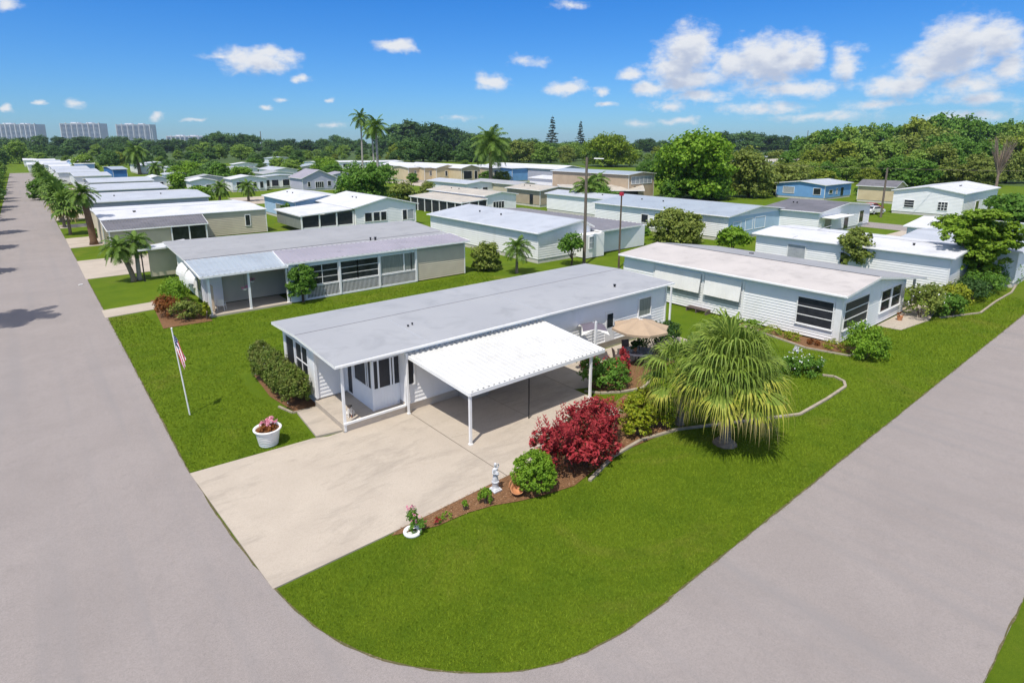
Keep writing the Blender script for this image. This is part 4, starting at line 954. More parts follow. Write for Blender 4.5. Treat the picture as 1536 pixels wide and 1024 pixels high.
for lb, nr, rgt, rm_ in [('white roof glimpsed above the bushes left of the big leafy tree', (975, 222), 1000, 'roof_white'), ('white wall and roof glimpsed right of the big leafy tree', (1092, 240), 1103, 'roof_white'),
        ('pale domed roof above the olive trees right of centre', (1158, 236), 1184, 'roof_pale'), ('long beige roof behind the olive trees right of centre', (1165, 243), 1230, 'roof_beige')]:
    house(lb, nr, None, rgt, 'x', 'white2', rm_, [('S', .2, .4, 1, 2.5), ('S', .6, .8, 1, 2.5)], L=25, rise=.8, gut=False)
# ================================================================== vegetation near the subject
def px_scale(X, Y, Z=0):   # metres per photo pixel at a point
    r = X*rt[0]+Y*rt[1]; fh = X*fw[0]+Y*fw[1]; return (fh*math.cos(TH)-(Z-H)*math.sin(TH))/FL
# clipped hedge
hb = []
for i in range(8):
    f = i/7; hb.append((-.02+.05*math.sin(i*2), 0.3+f*5.6, 1.0+.05*math.sin(i*1.7), .72, .78, 1.05))
t = bush('hedge', 'dense clipped hedge with bronze leaf tips beside the middle home', 'hedge', 8.98, 27.5, hb, 38000, .095, 'leaf_hedge', 11, stems=False, clumps=120, spread=.2, inner=.2, extra=[('blossom', 'wflower', 110, .04, 0)])
# crimson croton
rb = [(0, 0, .75, 1.0, .8, .8), (-1.0, -.2, .8, .75, .7, .8), (.95, .1, .8, .8, .75, .85), (1.7, .3, .75, .7, .65, .8), (-.3, -.75, .55, .8, .6, .6), (.6, -.6, .6, .9, .55, .65), (-1.5, .25, 1.05, .5, .45, .55), (.2, .35, 1.3, .7, .5, .6), (1.2, .5, 1.25, .6, .45, .6)]
t = thing('croton_shrub', 'wide crimson leaved shrub beside the driveway, the only red one', 'shrub', (16.15, 15.3, 0)); t.scale = (1.14, 1.1, 1.25)
crown('foliage', 21, rb, 7500, .17, M['leaf_red'], t, clumps=40, spread=.26, aspect=.42, up=1.0, jitter=.8, inner=.3)
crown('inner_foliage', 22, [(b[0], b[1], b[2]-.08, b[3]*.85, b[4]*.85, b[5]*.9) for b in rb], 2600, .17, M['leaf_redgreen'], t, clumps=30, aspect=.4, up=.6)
r_ = random.Random(5); mb = MB()
for k in range(26):
    a = r_.uniform(0, 6.28); R = r_.uniform(.3, 1); e = (math.cos(a)*2.0*R, math.sin(a)*.9*R, r_.uniform(1.1, 1.75)); mb.tube([(e[0]*.6, e[1]*.6, 0), (e[0]*.85, e[1]*.85, e[2]*.5), e], [.022, .016, .006], 5)
mb.build('stem', M['bark'], t)
V = []; MI = []   # upright leafy shoots
for k in range(46):
    a = r_.uniform(0, 6.28); R = math.sqrt(r_.uniform(0, 1)); cx_, cy_ = math.cos(a)*2.15*R+.1, math.sin(a)*.95*R; z0 = 1.35+.25*math.cos(R*1.5)
    ln = (r_.uniform(-.15, .15), r_.uniform(-.15, .15))
    for j in range(16):
        f = j/16; an = j*2.4; c = Vector((cx_+ln[0]*f, cy_+ln[1]*f, z0+f*.42)); o = Vector((math.cos(an), math.sin(an), .7)).normalized()*.16*(1-.4*f); w = Vector((-math.sin(an), math.cos(an), 0))*.03
        V += [c, c+o*.5+w, c+o, c+o*.5-w]
shootV = np.array([tuple(v) for v in V], dtype=np.float32); fo = next(c for c in t.children if c.name.startswith('foliage')); n0 = np.empty(len(fo.data.vertices)*3, dtype=np.float32); fo.data.vertices.foreach_get('co', n0)
fn = fast_mesh('foliage', np.concatenate([n0.reshape(-1, 3), shootV]), 4, M['leaf_red'], parent=t); bpy.data.objects.remove(fo); fn.name = 'foliage'
bush('round_shrub', 'clipped bright green globe shrub next to the statue', 'shrub', 13.4, 14.95, [(0, 0, .78, .84, .8, .82), (.1, -.05, .5, .8, .76, .55)], 16000, .07, 'leaf_bright', 31, clumps=220, spread=.12, inner=.12)
bush('golden_shrub', 'yellow green variegated shrub between the mulch and the big fan palm', 'shrub', 20.35, 15.5, [(0, 0, .7, 1.15, .95, .75), (.7, .45, 1.0, .8, .7, .6), (-.6, -.4, .45, .7, .6, .5), (1.1, -.5, .5, .6, .6, .5)], 4600, .13, 'leaf_yellow', 41, clumps=30, spread=.3)
bush('leafy_shrub', 'dark green bush with a red plume behind the carport corner', 'shrub', 23.0, 19.6, [(0, 0, .65, 1.2, 1.0, .75), (-.6, .7, .9, .8, .7, .7), (.9, .3, .7, .8, .7, .6)], 4600, .13, 'leaf_mid', 51, clumps=30, extra=[('red_leaves', 'leaf_red', 130, .11, .35)])
V = []
t = thing('red_plume_plant', 'upright dark red plume plant by the patio table', 'plant', (24.6, 20.0, 0)); crown('foliage', 52, [(0, 0, .9, .3, .3, .9), (.25, .1, .6, .3, .3, .6)], 500, .16, M['leaf_red'], t, clumps=12, up=1)
bush('leafy_shrub', 'dark shrub in the shade behind the tan umbrella', 'shrub', 29.8, 21.6, [(0, 0, .8, 1.4, 1.0, .9), (1.6, .4, .7, 1, .8, .7)], 3200, .14, 'leaf_dark', 53, clumps=26)
bush('leafy_shrub', 'thin grassy plant against the wall by the grey parasol', 'plant', 23.6, 22.2, [(0, 0, .7, .5, .4, .8)], 600, .16, 'leaf_olive', 54, clumps=12, up=1)
bush('small_plant', 'small leafy plant just left of the statue', 'plant', 11.45, 15.45, [(0, 0, .3, .26, .24, .34)], 620, .075, 'leaf_bright', 55, clumps=18)
bush('small_plant', 'tiny green plant second left of the statue', 'plant', 10.65, 15.6, [(0, 0, .17, .17, .15, .2)], 260, .06, 'leaf_bright', 56, clumps=12)
t = bush('small_plant', 'low sprig with bright red flowers at the driveway edge', 'plant', 9.55, 15.6, [(0, 0, .1, .22, .16, .14), (.35, .02, .12, .2, .16, .14)], 260, .06, 'leaf_bright', 57, clumps=12, stems=False)
crown('flowers', 58, [(-.08, -.02, .16, .16, .13, .09)], 90, .06, M['leaf_red'], t, clumps=8)
t = thing('flowering_plant', 'leafy plant with pale pink blooms rising from a white ring at the driveway edge', 'plant', (8.55, 15.7, 0))
crown('foliage', 59, [(0, 0, .45, .24, .22, .45), (.18, -.1, .22, .28, .24, .24)], 900, .08, M['leaf_mid'], t, clumps=24)
crown('flowers', 60, [(-.02, 0, .95, .2, .17, .12), (.05, -.05, .6, .2, .2, .2)], 110, .075, M['pink'], t, clumps=9)
mb = MB(); mb.lathe([(.30, 0), (.32, .06), (.30, .12), (.22, .12), (.2, .03)], seg=18); mb.build('planter_ring', M['trim'], t, smooth=True)
mb = MB(); mb.tube([(0, 0, 0), (.02, .01, .9)], [.02, .008], 6); mb.build('stem', M['leaf_mid'], t)
# hero palm
t = fan_palm('fan_palm', 'big shaggy fan palm with drooping green and yellow blades on the corner lawn', 3.05, 60, 3.1, 3, seg=40, tr=(.24, .2), drp=3.5, pet=.95, el0=-.5, el1=1.42, sw=.85)
t.location = (22.3, 12.25, 0)
mb = MB(); mb.lathe([(.55, -.02), (.5, .05), (.38, .12), (.25, .3), (.2, .5)], seg=14); mb.build('root_flare', M['palmbark'], t, smooth=True)
t2 = fan_palm('fan_palm', 'second smaller fan palm half hidden behind the left of the big shaggy one', 2.3, 28, 2.4, 9, seg=32, tr=(.18, .15), drp=3.3, el0=-.4, el1=1.3, sw=1.0)
t2.location = (22.3, 14.6, 0)
# plants around the pinkish-roofed house
bush('leafy_shrub', 'rounded light green bush at the near corner of the pinkish roofed home', 'shrub', 38.9, 12.5, [(0, 0, .75, 1.35, 1.2, .85), (.3, .5, 1.3, 1.0, .9, .75), (-.9, -.2, .6, .7, .7, .6), (1.0, -.2, .6, .8, .7, .6)], 5200, .13, 'leaf_bright', 61, clumps=40)
for i, (x, y, mt, rr, lb) in enumerate([(38.9, 20.0, 'leaf_bright', .5, 'yellow flowering tuft farthest along the wall in the curbed bed'), (38.7, 18.4, 'leaf_yellow', .5, 'yellow flowering tuft third along the curbed bed'), (38.5, 17.0, 'leaf_yellow', .45, 'yellow flowering tuft in the middle of the curbed bed'),
        (38.5, 15.6, 'leaf_rust', .3, 'rust coloured tuft in the curbed bed'), (38.6, 14.3, 'leaf_yellow', .55, 'golden tuft at the corner of the curbed bed')]):
    bush('bedding_plant', lb, 'plant', x, y, [(0, 0, rr*.5, rr, rr*1.3, rr*.7)], 700, .09, mt, 70+i, clumps=18, stems=False, group='bedding plants in the curbed bed')
bush('low_shrub', 'low green shrub with white blossoms inside the rounded curb', 'shrub', 33.4, 13.6, [(0, 0, .35, 1.3, .8, .5), (-.9, .6, .4, .8, .7, .5)], 2200, .13, 'leaf_mid', 80, clumps=26, extra=[('blossom', 'wflower', 40, .12, .35)])
t = thing('white_flower', 'spray of white flowers above the low shrub inside the rounded curb', 'flower', (34.0, 14.6, 0)); crown('petals', 81, [(0, 0, .95, .25, .25, .28)], 90, .13, M['wflower'], t, clumps=8)
mb = MB(); mb.tube([(0, 0, 0), (.02, 0, .9)], .015, 5); mb.build('stem', M['leaf_mid'], t)
sp = [('pale loose shrub left in the row beside the porch of the pinkish roofed home', 51.6, 13.0, 2.2, 2.6, 'leaf_olive'), ('dark shrub in front of the pale loose one by the road', 53.2, 12.0, 1.7, 1.7, 'leaf_mid'),
      ('yellow tinged shrub in the middle of the row by the right road', 56.0, 12.4, 1.8, 2.0, 'leaf_yellow'), ('dense dark shrub in the row under the spreading tree', 60.0, 12.3, 2.3, 1.9, 'leaf_dark'),
      ('broad mid green shrub right of the dense dark one by the right road', 64.5, 12.2, 2.6, 2.0, 'leaf_mid'), ('big round shrub near the right photo edge', 69.5, 12.2, 2.6, 2.3, 'leaf_mid'), ('last green shrub at the right photo edge', 75, 12.2, 2.8, 2.6, 'leaf_dark')]
for i, (lb, x, y, rr, hh, mt) in enumerate(sp):
    bush('leafy_shrub', lb, 'shrub', x, y, [(0, 0, hh*.45, rr, rr*.55, hh*.5), (-rr*.5, .3, hh*.55, rr*.5, rr*.45, hh*.4), (rr*.5, -.2, hh*.4, rr*.55, rr*.4, hh*.4)], 3000, .18, mt, 90+i, clumps=26, group='shrubs beside the right hand road', extra=[('blossom', 'wflower', 30, .15, .1)] if i == 0 else None)
bush('red_shrub', 'red flowering shrub by the white wall at the right edge', 'shrub', 75.5, 15.5, [(0, 0, 1.6, 1.6, 1.4, 1.6)], 1600, .25, 'leaf_red', 98, clumps=26)
# house 2 beds
bush('leafy_shrub', 'bright green climbing shrub at the west front of the tan house', 'shrub', 8.3, 53.2, [(0, 0, 1.0, 1.0, 1.6, 1.2), (.1, 2.2, .8, .9, 1.3, .9), (-.4, -1.6, .6, .9, .9, .7)], 3600, .16, 'leaf_bright', 101, clumps=30)
bush('rust_shrub', 'rusty red shrub left of the tan house porch', 'shrub', 7.3, 49.6, [(0, 0, .7, 1.0, .9, .8), (-.3, .8, .9, .7, .7, .7)], 2000, .14, 'leaf_rust', 102, clumps=26)
bush('golden_shrub', 'yellow green shrub in front of the tan house porch corner', 'shrub', 7.9, 47.9, [(0, 0, .65, 1.2, .8, .75), (.8, .2, .5, .8, .6, .6)], 2600, .14, 'leaf_olive', 103, clumps=26)
bush('spiky_plant', 'thin yellow spiky plant beside the porch post of the tan house', 'plant', 9.15, 47.1, [(0, 0, .6, .3, .3, .7)], 400, .2, 'leaf_yellow', 104, clumps=10, up=1)
t = thing('ball_tree', 'clipped round dark green tree in front of the screened porch', 'tree', (*G(455, 453), 0))
crown('crown', 105, [(0, 0, 1.8, 1.3, 1.25, 1.35), (0, 0, 1.2, 1.15, 1.15, .95)], 9500, .17, M['leaf_mid'], t, clumps=90, spread=.18, inner=.15)
mb = MB(); mb.tube([(0, 0, 0), (0, 0, 1.2)], [.12, .09], 8); mb.build('trunk', M['bark'], t)

# ---- mid-field shrubs and small trees: (name,label,cat,px,base_y,top_y,width_px,material,seed)
def mid(name, label, cat, px, by, ty, wpx, mt, seed, n=3000, leaf=.22, trunk=0, lobes=6, **kw):
    n = int(n*1.4); leaf *= 1.3
    X, Y = G(px, by); h = top_h(X, Y, ty); w = wpx*px_scale(X, Y, h/2); r = random.Random(seed)
    z0 = trunk*h; ch = h-z0; bl = [(0, 0, z0+ch*.5, w*.36, w*.36, ch*.46)]
    if trunk < .07:
        for k in range(6): a = k*1.047+.4; bl.append((math.cos(a)*w*.25, math.sin(a)*w*.25, h*.16, w*.24, w*.24, h*.17))
    for k in range(lobes):
        a = k*6.283/lobes+r.uniform(-.3, .3); q = r.uniform(.2, .32)
        bl.append((math.cos(a)*w*.24, math.sin(a)*w*.24, z0+ch*r.uniform(.3, .72), w*q, w*q, ch*r.uniform(.22, .34)))
    t = thing(name, label, cat, (X, Y, 0))
    crown('crown' if cat == 'tree' else 'foliage', seed, bl, n, leaf, M[mt], t, **kw)
    mb = MB(); mb.tube([(0, 0, 0), (.05*w, 0, z0*.5+.3), (0, 0, z0+ch*.4)], [max(.06, h*.028), max(.04, h*.02), .03], 7)
    for k in range(4):
        b = bl[k+1] if len(bl) > k+1 else bl[0]; mb.tube([(0, 0, max(.1, z0*.8)), (b[0]*.6, b[1]*.6, (z0+b[2])/2), (b[0], b[1], b[2])], [max(.04, h*.014), .04, .02], 5)
    mb.build('trunk' if cat == 'tree' else 'stem', M['bark'], t)
    return t
mid('leafy_shrub', 'olive green shrub beside the right end of the tan house', 'shrub', 729, 405, 360, 46, 'leaf_olive', 201, 3500, .2)
mid('slender_tree', 'small airy tree by the lap siding of the home with the pale grey roof', 'tree', 857, 398, 348, 42, 'leaf_mid', 202, 1500, .2, .25, 5, inner=.1)
mid('round_shrub', 'large rounded olive bush on the lawn behind the carport arch', 'shrub', 1013, 364, 312, 82, 'leaf_olive', 203, 6000, .3, .05, 8)
mid('small_tree', 'feathery bright green small tree in front of the blue gable', 'tree', 1098, 378, 340, 56, 'leaf_bright', 204, 2600, .3, .1, 6)
mid('leafy_shrub', 'low green shrub left of the large rounded bush', 'shrub', 958, 352, 336, 34, 'leaf_mid', 205, 1200, .3)
# wide tree at the right with layered crown
X, Y = 65.5, 13.3
t = thing('spreading_tree', 'bright green tree with layered spreading crown at the right edge', 'tree', (X, Y, 0))
r_ = random.Random(8); bl = []
s_ = px_scale(X, Y, 5)
for (px, py, wx, hz_) in [(1455, 325, 38, 9), (1432, 338, 34, 9), (1412, 350, 26, 8), (1470, 345, 36, 9), (1495, 345, 30, 9), (1505, 362, 24, 8), (1480, 365, 36, 10), (1450, 378, 32, 10), (1490, 385, 32, 9), (1462, 398, 28, 9), (1440, 395, 22, 8), (1480, 405, 24, 7), (1445, 360, 30, 9)]:
    k = (px-1464)*s_; z_ = 0
    lo, hi = 0, 14
    for _ in range(30):
        m_ = (lo+hi)/2
        if P(X, Y, m_)[1] > py: lo = m_
        else: hi = m_
    dd = r_.uniform(-1.2, 1.2)
    bl.append((rt[0]*k+fw[0]*dd, rt[1]*k+fw[1]*dd, lo, wx*s_*.72, wx*s_*.72, hz_*s_*1.5))
crown('crown', 210, bl+[(rt[0]*a*s_, rt[1]*a*s_, z_, 34*s_, 30*s_, 16*s_) for a, z_ in ((-15, 5.6), (12, 5.2), (5, 3.9), (-8, 4.4), (22, 4.2))], 32000, .27, M['leaf_fresh'], t, clumps=26, spread=.3, up=1.2, inner=.15)
mb = MB(); mb.tube([(0, 0, 0), (.3, -.2, 1.6), (.1, 0, 3.2)], [.2, .16, .12], 8)
for b in bl: mb.tube([(.1, 0, 2.2+.1*b[2]), (b[0]*.5, b[1]*.5, (b[2]+2.4)/2), (b[0], b[1], b[2])], [.08, .05, .02], 5)
mb.build('trunk', M['bark'], t)
# tree with hanging pale leaves in front of the plain white house
Yq = None
for k in range(400):
    yy = 14+k*.05
    if abs(P(60.4, yy, 3)[0]-1283) < 1.6: Yq = yy; break
X, Y = 60.4, Yq or 24
hh = top_h(X, Y, 346); 
t = thing('slender_tree', 'small pale yellow green tree against the long plain white wall', 'tree', (X, Y, 0))
crown('crown', 211, [(0, 0, hh-1.5, 1.7, 1.6, 1.5), (.7, .3, hh-2.3, 1.2, 1.2, 1.3), (-.8, -.2, hh-2.5, 1.1, 1.1, 1.2), (0, 0, hh-1.9, 1.2, 1.2, 1.2)], 4000, .3, M['leaf_olive'], t, clumps=22)
mb = MB(); mb.tube([(0, 0, 0), (.1, 0, hh-2)], [.11, .07], 8); mb.tube([(.05, 0, 1.5), (.7, .2, hh-1.6)], [.06, .03], 6); mb.build('trunk', M['palegrey'], t)
# tall dense bush in the centre-left
mid('dense_tree', 'dense rounded green tree at the foot of the tall twin palms', 'tree', 548, 300, 243, 92, 'leaf_mid', 212, 7000, .45, .05, 9)
mid('leafy_shrub', 'olive scrub right of the dense tree below the cream houses', 'shrub', 606, 303, 272, 44, 'leaf_olive', 213, 2600, .4)
mid('leafy_shrub', 'bright green shrub beside the left carport drive in the distance', 'shrub', 268, 290, 256, 26, 'leaf_bright', 214, 1500, .4)
mid('leafy_shrub', 'light green shrub left of the first short palm in the distance', 'shrub', 302, 300, 278, 36, 'leaf_bright', 215, 1400, .35)
mid('leafy_shrub', 'dark vine covered post beside the far screened porch', 'shrub', 430, 336, 303, 18, 'leaf_mid', 216, 900, .25)
mid('leafy_shrub', 'small shrub at the foot of the rough trunked palm by the street', 'shrub', 152, 356, 341, 26, 'leaf_mid', 217, 900, .25)
mid('big_tree', 'very large leafy bright green tree in the right centre', 'tree', 1040, 298, 199, 118, 'leaf_bright', 218, 16000, .62, .04, 12, clumps=34)
mid('olive_tree', 'wide olive green tree right of the very large leafy one', 'tree', 1122, 296, 221, 70, 'leaf_olive', 219, 8000, .5, .05, 10, clumps=34)
mid('olive_tree', 'second olive green tree beside the sky blue house', 'tree', 1172, 292, 240, 72, 'leaf_olive', 220, 7000, .5, .05, 10, clumps=34)
mid('yellow_green_tree', 'domed yellow green tree right of the conifers', 'tree', 915, 250, 202, 84, 'leaf_lime', 221, 9000, .8, .05, 12, clumps=40)
mid('leafy_shrub', 'green bush between the sky blue house and the pole', 'shrub', 1305, 294, 274, 40, 'leaf_mid', 222, 2200, .45)
mid('leafy_shrub', 'dark hedge on the far right behind the wide white house', 'shrub', 1522, 330, 290, 80, 'leaf_mid', 223, 4000, .5)
# ---- palms
def place_palm(t, X, Y, rz=0): t.location = (X, Y, 0); t.rotation_euler = (0, 0, rz); return t
h = top_h(5.6, 92, 268)
place_palm(palm('rough_palm', 'palm with thick shaggy brown trunk beside the left street', 6.6, 44, 2.2, 5, (.42, .34), 'brownpalm', 'frond', (-.45, 0), .5, 1.7, 18, .1, -.9, 1.5, False, .3), 5.9, 92.3)
place_palm(palm('leaning_palm', 'short palm leaning left on the lawn by the second drive', 3.3, 34, 1.9, 6, (.24, .17), 'palmbark', 'frond', (-.9, .4), .5, 1.9, 20, .07, -.6, 1.4, False), 6.8, 64.9)
place_palm(palm('upright_palm', 'short upright palm right of the leaning one on the same lawn', 3.7, 34, 2.0, 7, (.22, .15), 'palegrey', 'frond', (.1, .2), .5, 1.9, 20, .07, -.6, 1.4, False), 7.3, 65.3)
X, Y = G(775, 410); place_palm(palm('small_palm', 'small feathery palm on the lawn at the corner of the pale grey roofed home', 2.6, 30, 1.9, 8, (.16, .11), 'palmbark', 'frond', (.1, 0), .55, 1.7, 20, .07, -.4, 1.4, False), X, Y)
# street palms
sp = [(106, 352, 288), (97, 341, 279), (92, 333, 275), (84, 318, 268), (79, 308, 265), (72, 297, 258), (68, 289, 254), (64, 280, 250), (60, 273, 246)]
base = fan_palm('street_palm', 'x', 4.2, 26, 2.6, 12, seg=12, tr=(.22, .17), drp=1.2, mats=('frond', 'frond', 'fan_tip'), sw=2.6)
for i, (px, by, ty) in enumerate(sp):
    X, Y = G(px, by); hh = max(3.5, top_h(X, Y, ty)); s = hh/6.4
    lb = ['nearest', 'second nearest', 'third nearest', 'fourth', 'fifth', 'sixth', 'seventh', 'eighth', 'farthest'][i]+' palm of the row along the right side of the left street'
    if i == 0: t = base; t.location = (X, Y, 0); t.scale = (s,)*3; t['label'] = lb; t['group'] = 'palms along the left street'
    else: dup(base, (X, Y, 0), i*1.3, s, lb, 'palms along the left street')
for i, yy in enumerate([78, 96, 112, 131, 150, 172, 197, 225, 255, 290]):
    dup(base, (-6.1-(.0 if i < 4 else .8), yy, 0), i*2.1, .92+.1*(i % 3), ['nearest', 'second', 'third', 'fourth', 'fifth', 'sixth', 'seventh', 'eighth', 'ninth', 'farthest'][i]+' palm from the camera on the left verge of the left street', 'palms on the left verge of the left street')
for i, yy in enumerate([86, 104, 140, 185, 210, 240, 275]):
    bush('verge_shrub', ['nearest', 'second', 'third', 'fourth', 'fifth', 'sixth', 'farthest'][i]+' shrub on the left verge of the left street', 'shrub', -5.6-(i > 2)*1.2, yy, [(0, 0, 1.0, 1.3, 2.2, 1.2), (-.5, 2, .9, 1.2, 1.6, 1.0)], 900, .28, 'leaf_mid', 300+i, group='shrubs on the left verge of the left street')
place_palm(palm('roadside_palm', 'tall palm just outside the left photo edge that shades the street', 8.6, 26, 3.3, 33, (.25, .18), 'palmbark', 'frond', (.2, 0), .55, 1.3, 20, .12, -.5, 1.4), -6.3, 54.8)
# twin short palms, centre-left
fb = palm('short_palm', 'short palm left of the blue windowed home in the distance', 2.8, 30, 2.3, 14, (.25, .2), 'palmbark', 'frond', (.3, 0), .5, 1.8, 22, .09, -.7, 1.4, False)
def pp(proto, protoh, px, by, ty, rz, label, group=None, first=False, sx=1):
    X, Y = G(px, by); hh = top_h(X, Y, ty); s = hh/protoh
    if first:
        proto.location = (X, Y, 0); proto.scale = (s*sx, s*sx, s); proto.rotation_euler = (0, 0, rz); proto['label'] = label
        if group: proto['group'] = group
        return proto
    return dup(proto, (X, Y, 0), rz, (s*sx, s*sx, s), label, group)
pp(fb, 4.6, 330, 305, 266, 0, 'short palm with a ragged head left of the home with the blue window', first=True)
pp(fb, 4.6, 373, 302, 265, 1, 'short palm in front of the home with the blue window')
pp(fb, 4.6, 210, 262, 206, 2, 'taller palm with a leaning brown trunk rising over the left row', sx=.8)
pp(fb, 4.6, 238, 270, 238, 3, 'low round headed palm right of the leaning trunk over the left row')
pp(fb, 4.6, 880, 318, 256, 4, 'yellowish palm clump beside the taller utility pole', sx=1.1)
pp(fb, 4.6, 893, 300, 252, 5, 'second yellowish palm right of the taller utility pole')
ry = palm('royal_palm', 'x', 10.4, 24, 2.6, 15, (.22, .16), 'palegrey', 'frond', (.2, 0), .55, 1.6, 26, .09, -.6, 1.4)
pp(ry, 12.4, 545, 270, 160, 0, 'tall pale trunked palm, left one of the tall pair', first=True, sx=.8)
pp(ry, 12.4, 569, 296, 168, 1.2, 'tall palm with grey trunk, right one of the tall pair', sx=.95)
pp(ry, 12.4, 562, 262, 185, 2.4, 'shorter palm behind the tall pair', sx=1.1)
cp = palm('feather_palm', 'large feathery palm with long arching fronds in the centre distance', 6.6, 38, 4.3, 16, (.36, .26), 'palmbark', 'frond', (.1, 0), .55, 1.6, 40, .085, -.8, 1.45, False)
pp(cp, 10.2, 736, 277, 181, 0, 'large feathery palm with long arching fronds in the centre distance', first=True, sx=.95)
# conifers
def conifer(label, px, by, ty, wpx, seed):
    X, Y = G(px, by); hh = top_h(X, Y, ty); w = wpx*px_scale(X, Y, hh/2); t = thing('conifer', label, 'tree', (X, Y, 0), 'pair of spired conifers')
    bl = [(0, 0, hh*(.15+.8*k/13), w*.5*(1-k/14)+.3, w*.5*(1-k/14)+.3, hh*.035) for k in range(13)]
    crown('crown', seed, bl, 2600, hh*.03, M['leaf_fir'], t, clumps=14, spread=.4)
    mb = MB(); mb.tube([(0, 0, 0), (0, 0, hh*.97)], [hh*.012, .05], 6); mb.build('trunk', M['bark'], t)
conifer('taller left spired conifer above the light green trees', 828, 234, 170, 22, 401)
conifer('right spired conifer above the light green trees', 870, 234, 178, 18, 402)
# bare reddish tree on the right
X, Y = G(1492, 292); hh = top_h(X, Y, 204); t = thing('bare_tree', 'leafless reddish brown tree among the green woods on the right', 'tree', (X, Y, 0)); mb = MB(); r_ = random.Random(3)
mb.tube([(0, 0, 0), (0, 0, hh*.45)], [.35, .25], 7)
mb.build('trunk', M['deadwood'], t); mb = MB()
for k in range(70):
    a = r_.uniform(0, 6.28); R = r_.uniform(.5, 1)*hh*.2; z = hh*r_.uniform(.65, 1); s0 = hh*r_.uniform(.3, .45)
    mb.tube([(0, 0, s0), (math.cos(a)*R*.5, math.sin(a)*R*.5, (s0+z)/2), (math.cos(a)*R, math.sin(a)*R, z)], [.11, .07, .03], 4)
mb.build('crown', M['deadwood'], t)

# ---- distant trees
def far_proto(name, seed, wide):
    r = random.Random(seed); bl = [(0, 0, 5.6, 3.3*wide, 3.3*wide, 3.7), (0, 0, 2.0, 3.4*wide, 3.4*wide, 2.0), (1.8, 1.2, 1.4, 2.2, 2.2, 1.5), (-1.8, -1.0, 1.4, 2.2, 2.2, 1.5)]
    for k in range(9):
        a = r.uniform(0, 6.28); q = r.uniform(1.5, 2.4); z = r.uniform(2.6, 7.9); R = 2.8*wide*(1 if z < 6 else .6)
        bl.append((math.cos(a)*R, math.sin(a)*R, z, q*1.15*wide, q*1.15*wide, q*.9))
    return tree_proto(name, 'x', seed, bl, 6500, .62, 'leaf_far', 3.2, .3, 4, clumps=18, spread=.4, inner=.2)
prot = [far_proto('broadleaf_tree', s, w) for s, w in ((501, 1.0), (502, 1.15), (503, .9), (504, 1.25))]
used = [False]*4
sky_line = [(-60, 206), (0, 206), (60, 203), (100, 207), (180, 204), (230, 207), (300, 206), (320, 198), (385, 200), (400, 207), (480, 207), (500, 202), (540, 208), (590, 205), (598, 187), (625, 182), (660, 188), (700, 196), (740, 204), (760, 205), (880, 209), (960, 209), (1000, 208), (1060, 203), (1085, 199), (1130, 197), (1180, 205), (1200, 203), (1240, 196), (1290, 188), (1340, 186), (1360, 180), (1400, 172), (1435, 176), (1448, 197), (1462, 182), (1500, 184), (1640, 180)]
def sk(x):
    for (a, b), (c, d) in zip(sky_line[:-1], sky_line[1:]):
        if a <= x <= c: return b+(d-b)*(x-a)/(c-a)
    return 200
fr = random.Random(99)
def far_tree(px, by, ty, label, group, mt, wf=1.0):
    X, Y = G(px, by); hh = max(3, top_h(X, Y, ty)); k = fr.randrange(4); s = hh/9.2; w = s*wf*fr.uniform(.9, 1.15)
    rz = fr.uniform(0, 6.28)
    if not used[k]:
        used[k] = True; o = prot[k]; o.location = (X, Y, 0); o.scale = (w, w, s); o.rotation_euler = (0, 0, rz); o['label'] = label; o['group'] = group; setmat(o, mt)
    else: dup(prot[k], (X, Y, 0), rz, (w, w, s), label, group, mt)
def belt(x0, x1, step, by, dy, label, group, mts, wf=1.0, jit=4, byj=1.5):
    x = x0
    while x < x1:
        far_tree(x+fr.uniform(-step*.3, step*.3), by+fr.uniform(-byj, byj), sk(x)+dy+fr.uniform(0, jit), label, group, fr.choice(mts), wf); x += step*fr.uniform(.8, 1.2)
belt(-50, 750, 19, 229, 0, 'dark green tree in the wooded skyline on the left', 'trees of the left skyline', ['leaf_far', 'leaf_far', 'leaf_dark'], 1.3, 4, 1)
belt(20, 600, 21, 236, 12, 'green tree in the belt below the left skyline', 'trees below the left skyline', ['leaf_far', 'leaf_far2', 'leaf_far'], 1.2, 7)
belt(245, 505, 22, 240, 17, 'tree behind the blue grey roofs of the left distance', 'trees behind the blue grey roofs', ['leaf_far', 'leaf_far2'], 1.2, 6, 1)
belt(590, 745, 20, 243, 10, 'tall dark tree behind the cream row', 'dark trees behind the cream row', ['leaf_dark', 'leaf_far'], 1.1, 22, 1)
belt(450, 610, 16, 240, 25, 'pale scrubby tree around the foot of the tall palms', 'pale scrub around the tall palms', ['leaf_far2', 'leaf_far3'], 1.3, 5, 1)
belt(748, 890, 17, 243, 6, 'light green tree in the mass behind the blue front', 'light green trees of the centre', ['leaf_far2', 'leaf_far2', 'leaf_olive'], 1.0, 8, 2)
belt(955, 1210, 20, 228, 0, 'dark tree of the low skyline right of centre', 'dark trees of the right centre skyline', ['leaf_dark', 'leaf_far'], 1.5, 4, 1)
belt(985, 1100, 22, 238, 10, 'green tree behind the very large leafy tree', 'trees behind the very large leafy tree', ['leaf_far3', 'leaf_far2'], 1.1, 6)
belt(1195, 1560, 26, 250, 0, 'tree along the top of the right hand woods', 'top trees of the right woods', ['leaf_mid', 'leaf_far2', 'leaf_far3', 'leaf_mid'], .85, 5, 4)
belt(1185, 1560, 25, 262, 20, 'tree in the middle of the right hand woods', 'middle trees of the right woods', ['leaf_mid', 'leaf_far2', 'leaf_olive', 'leaf_far3'], 1.0, 14, 4)
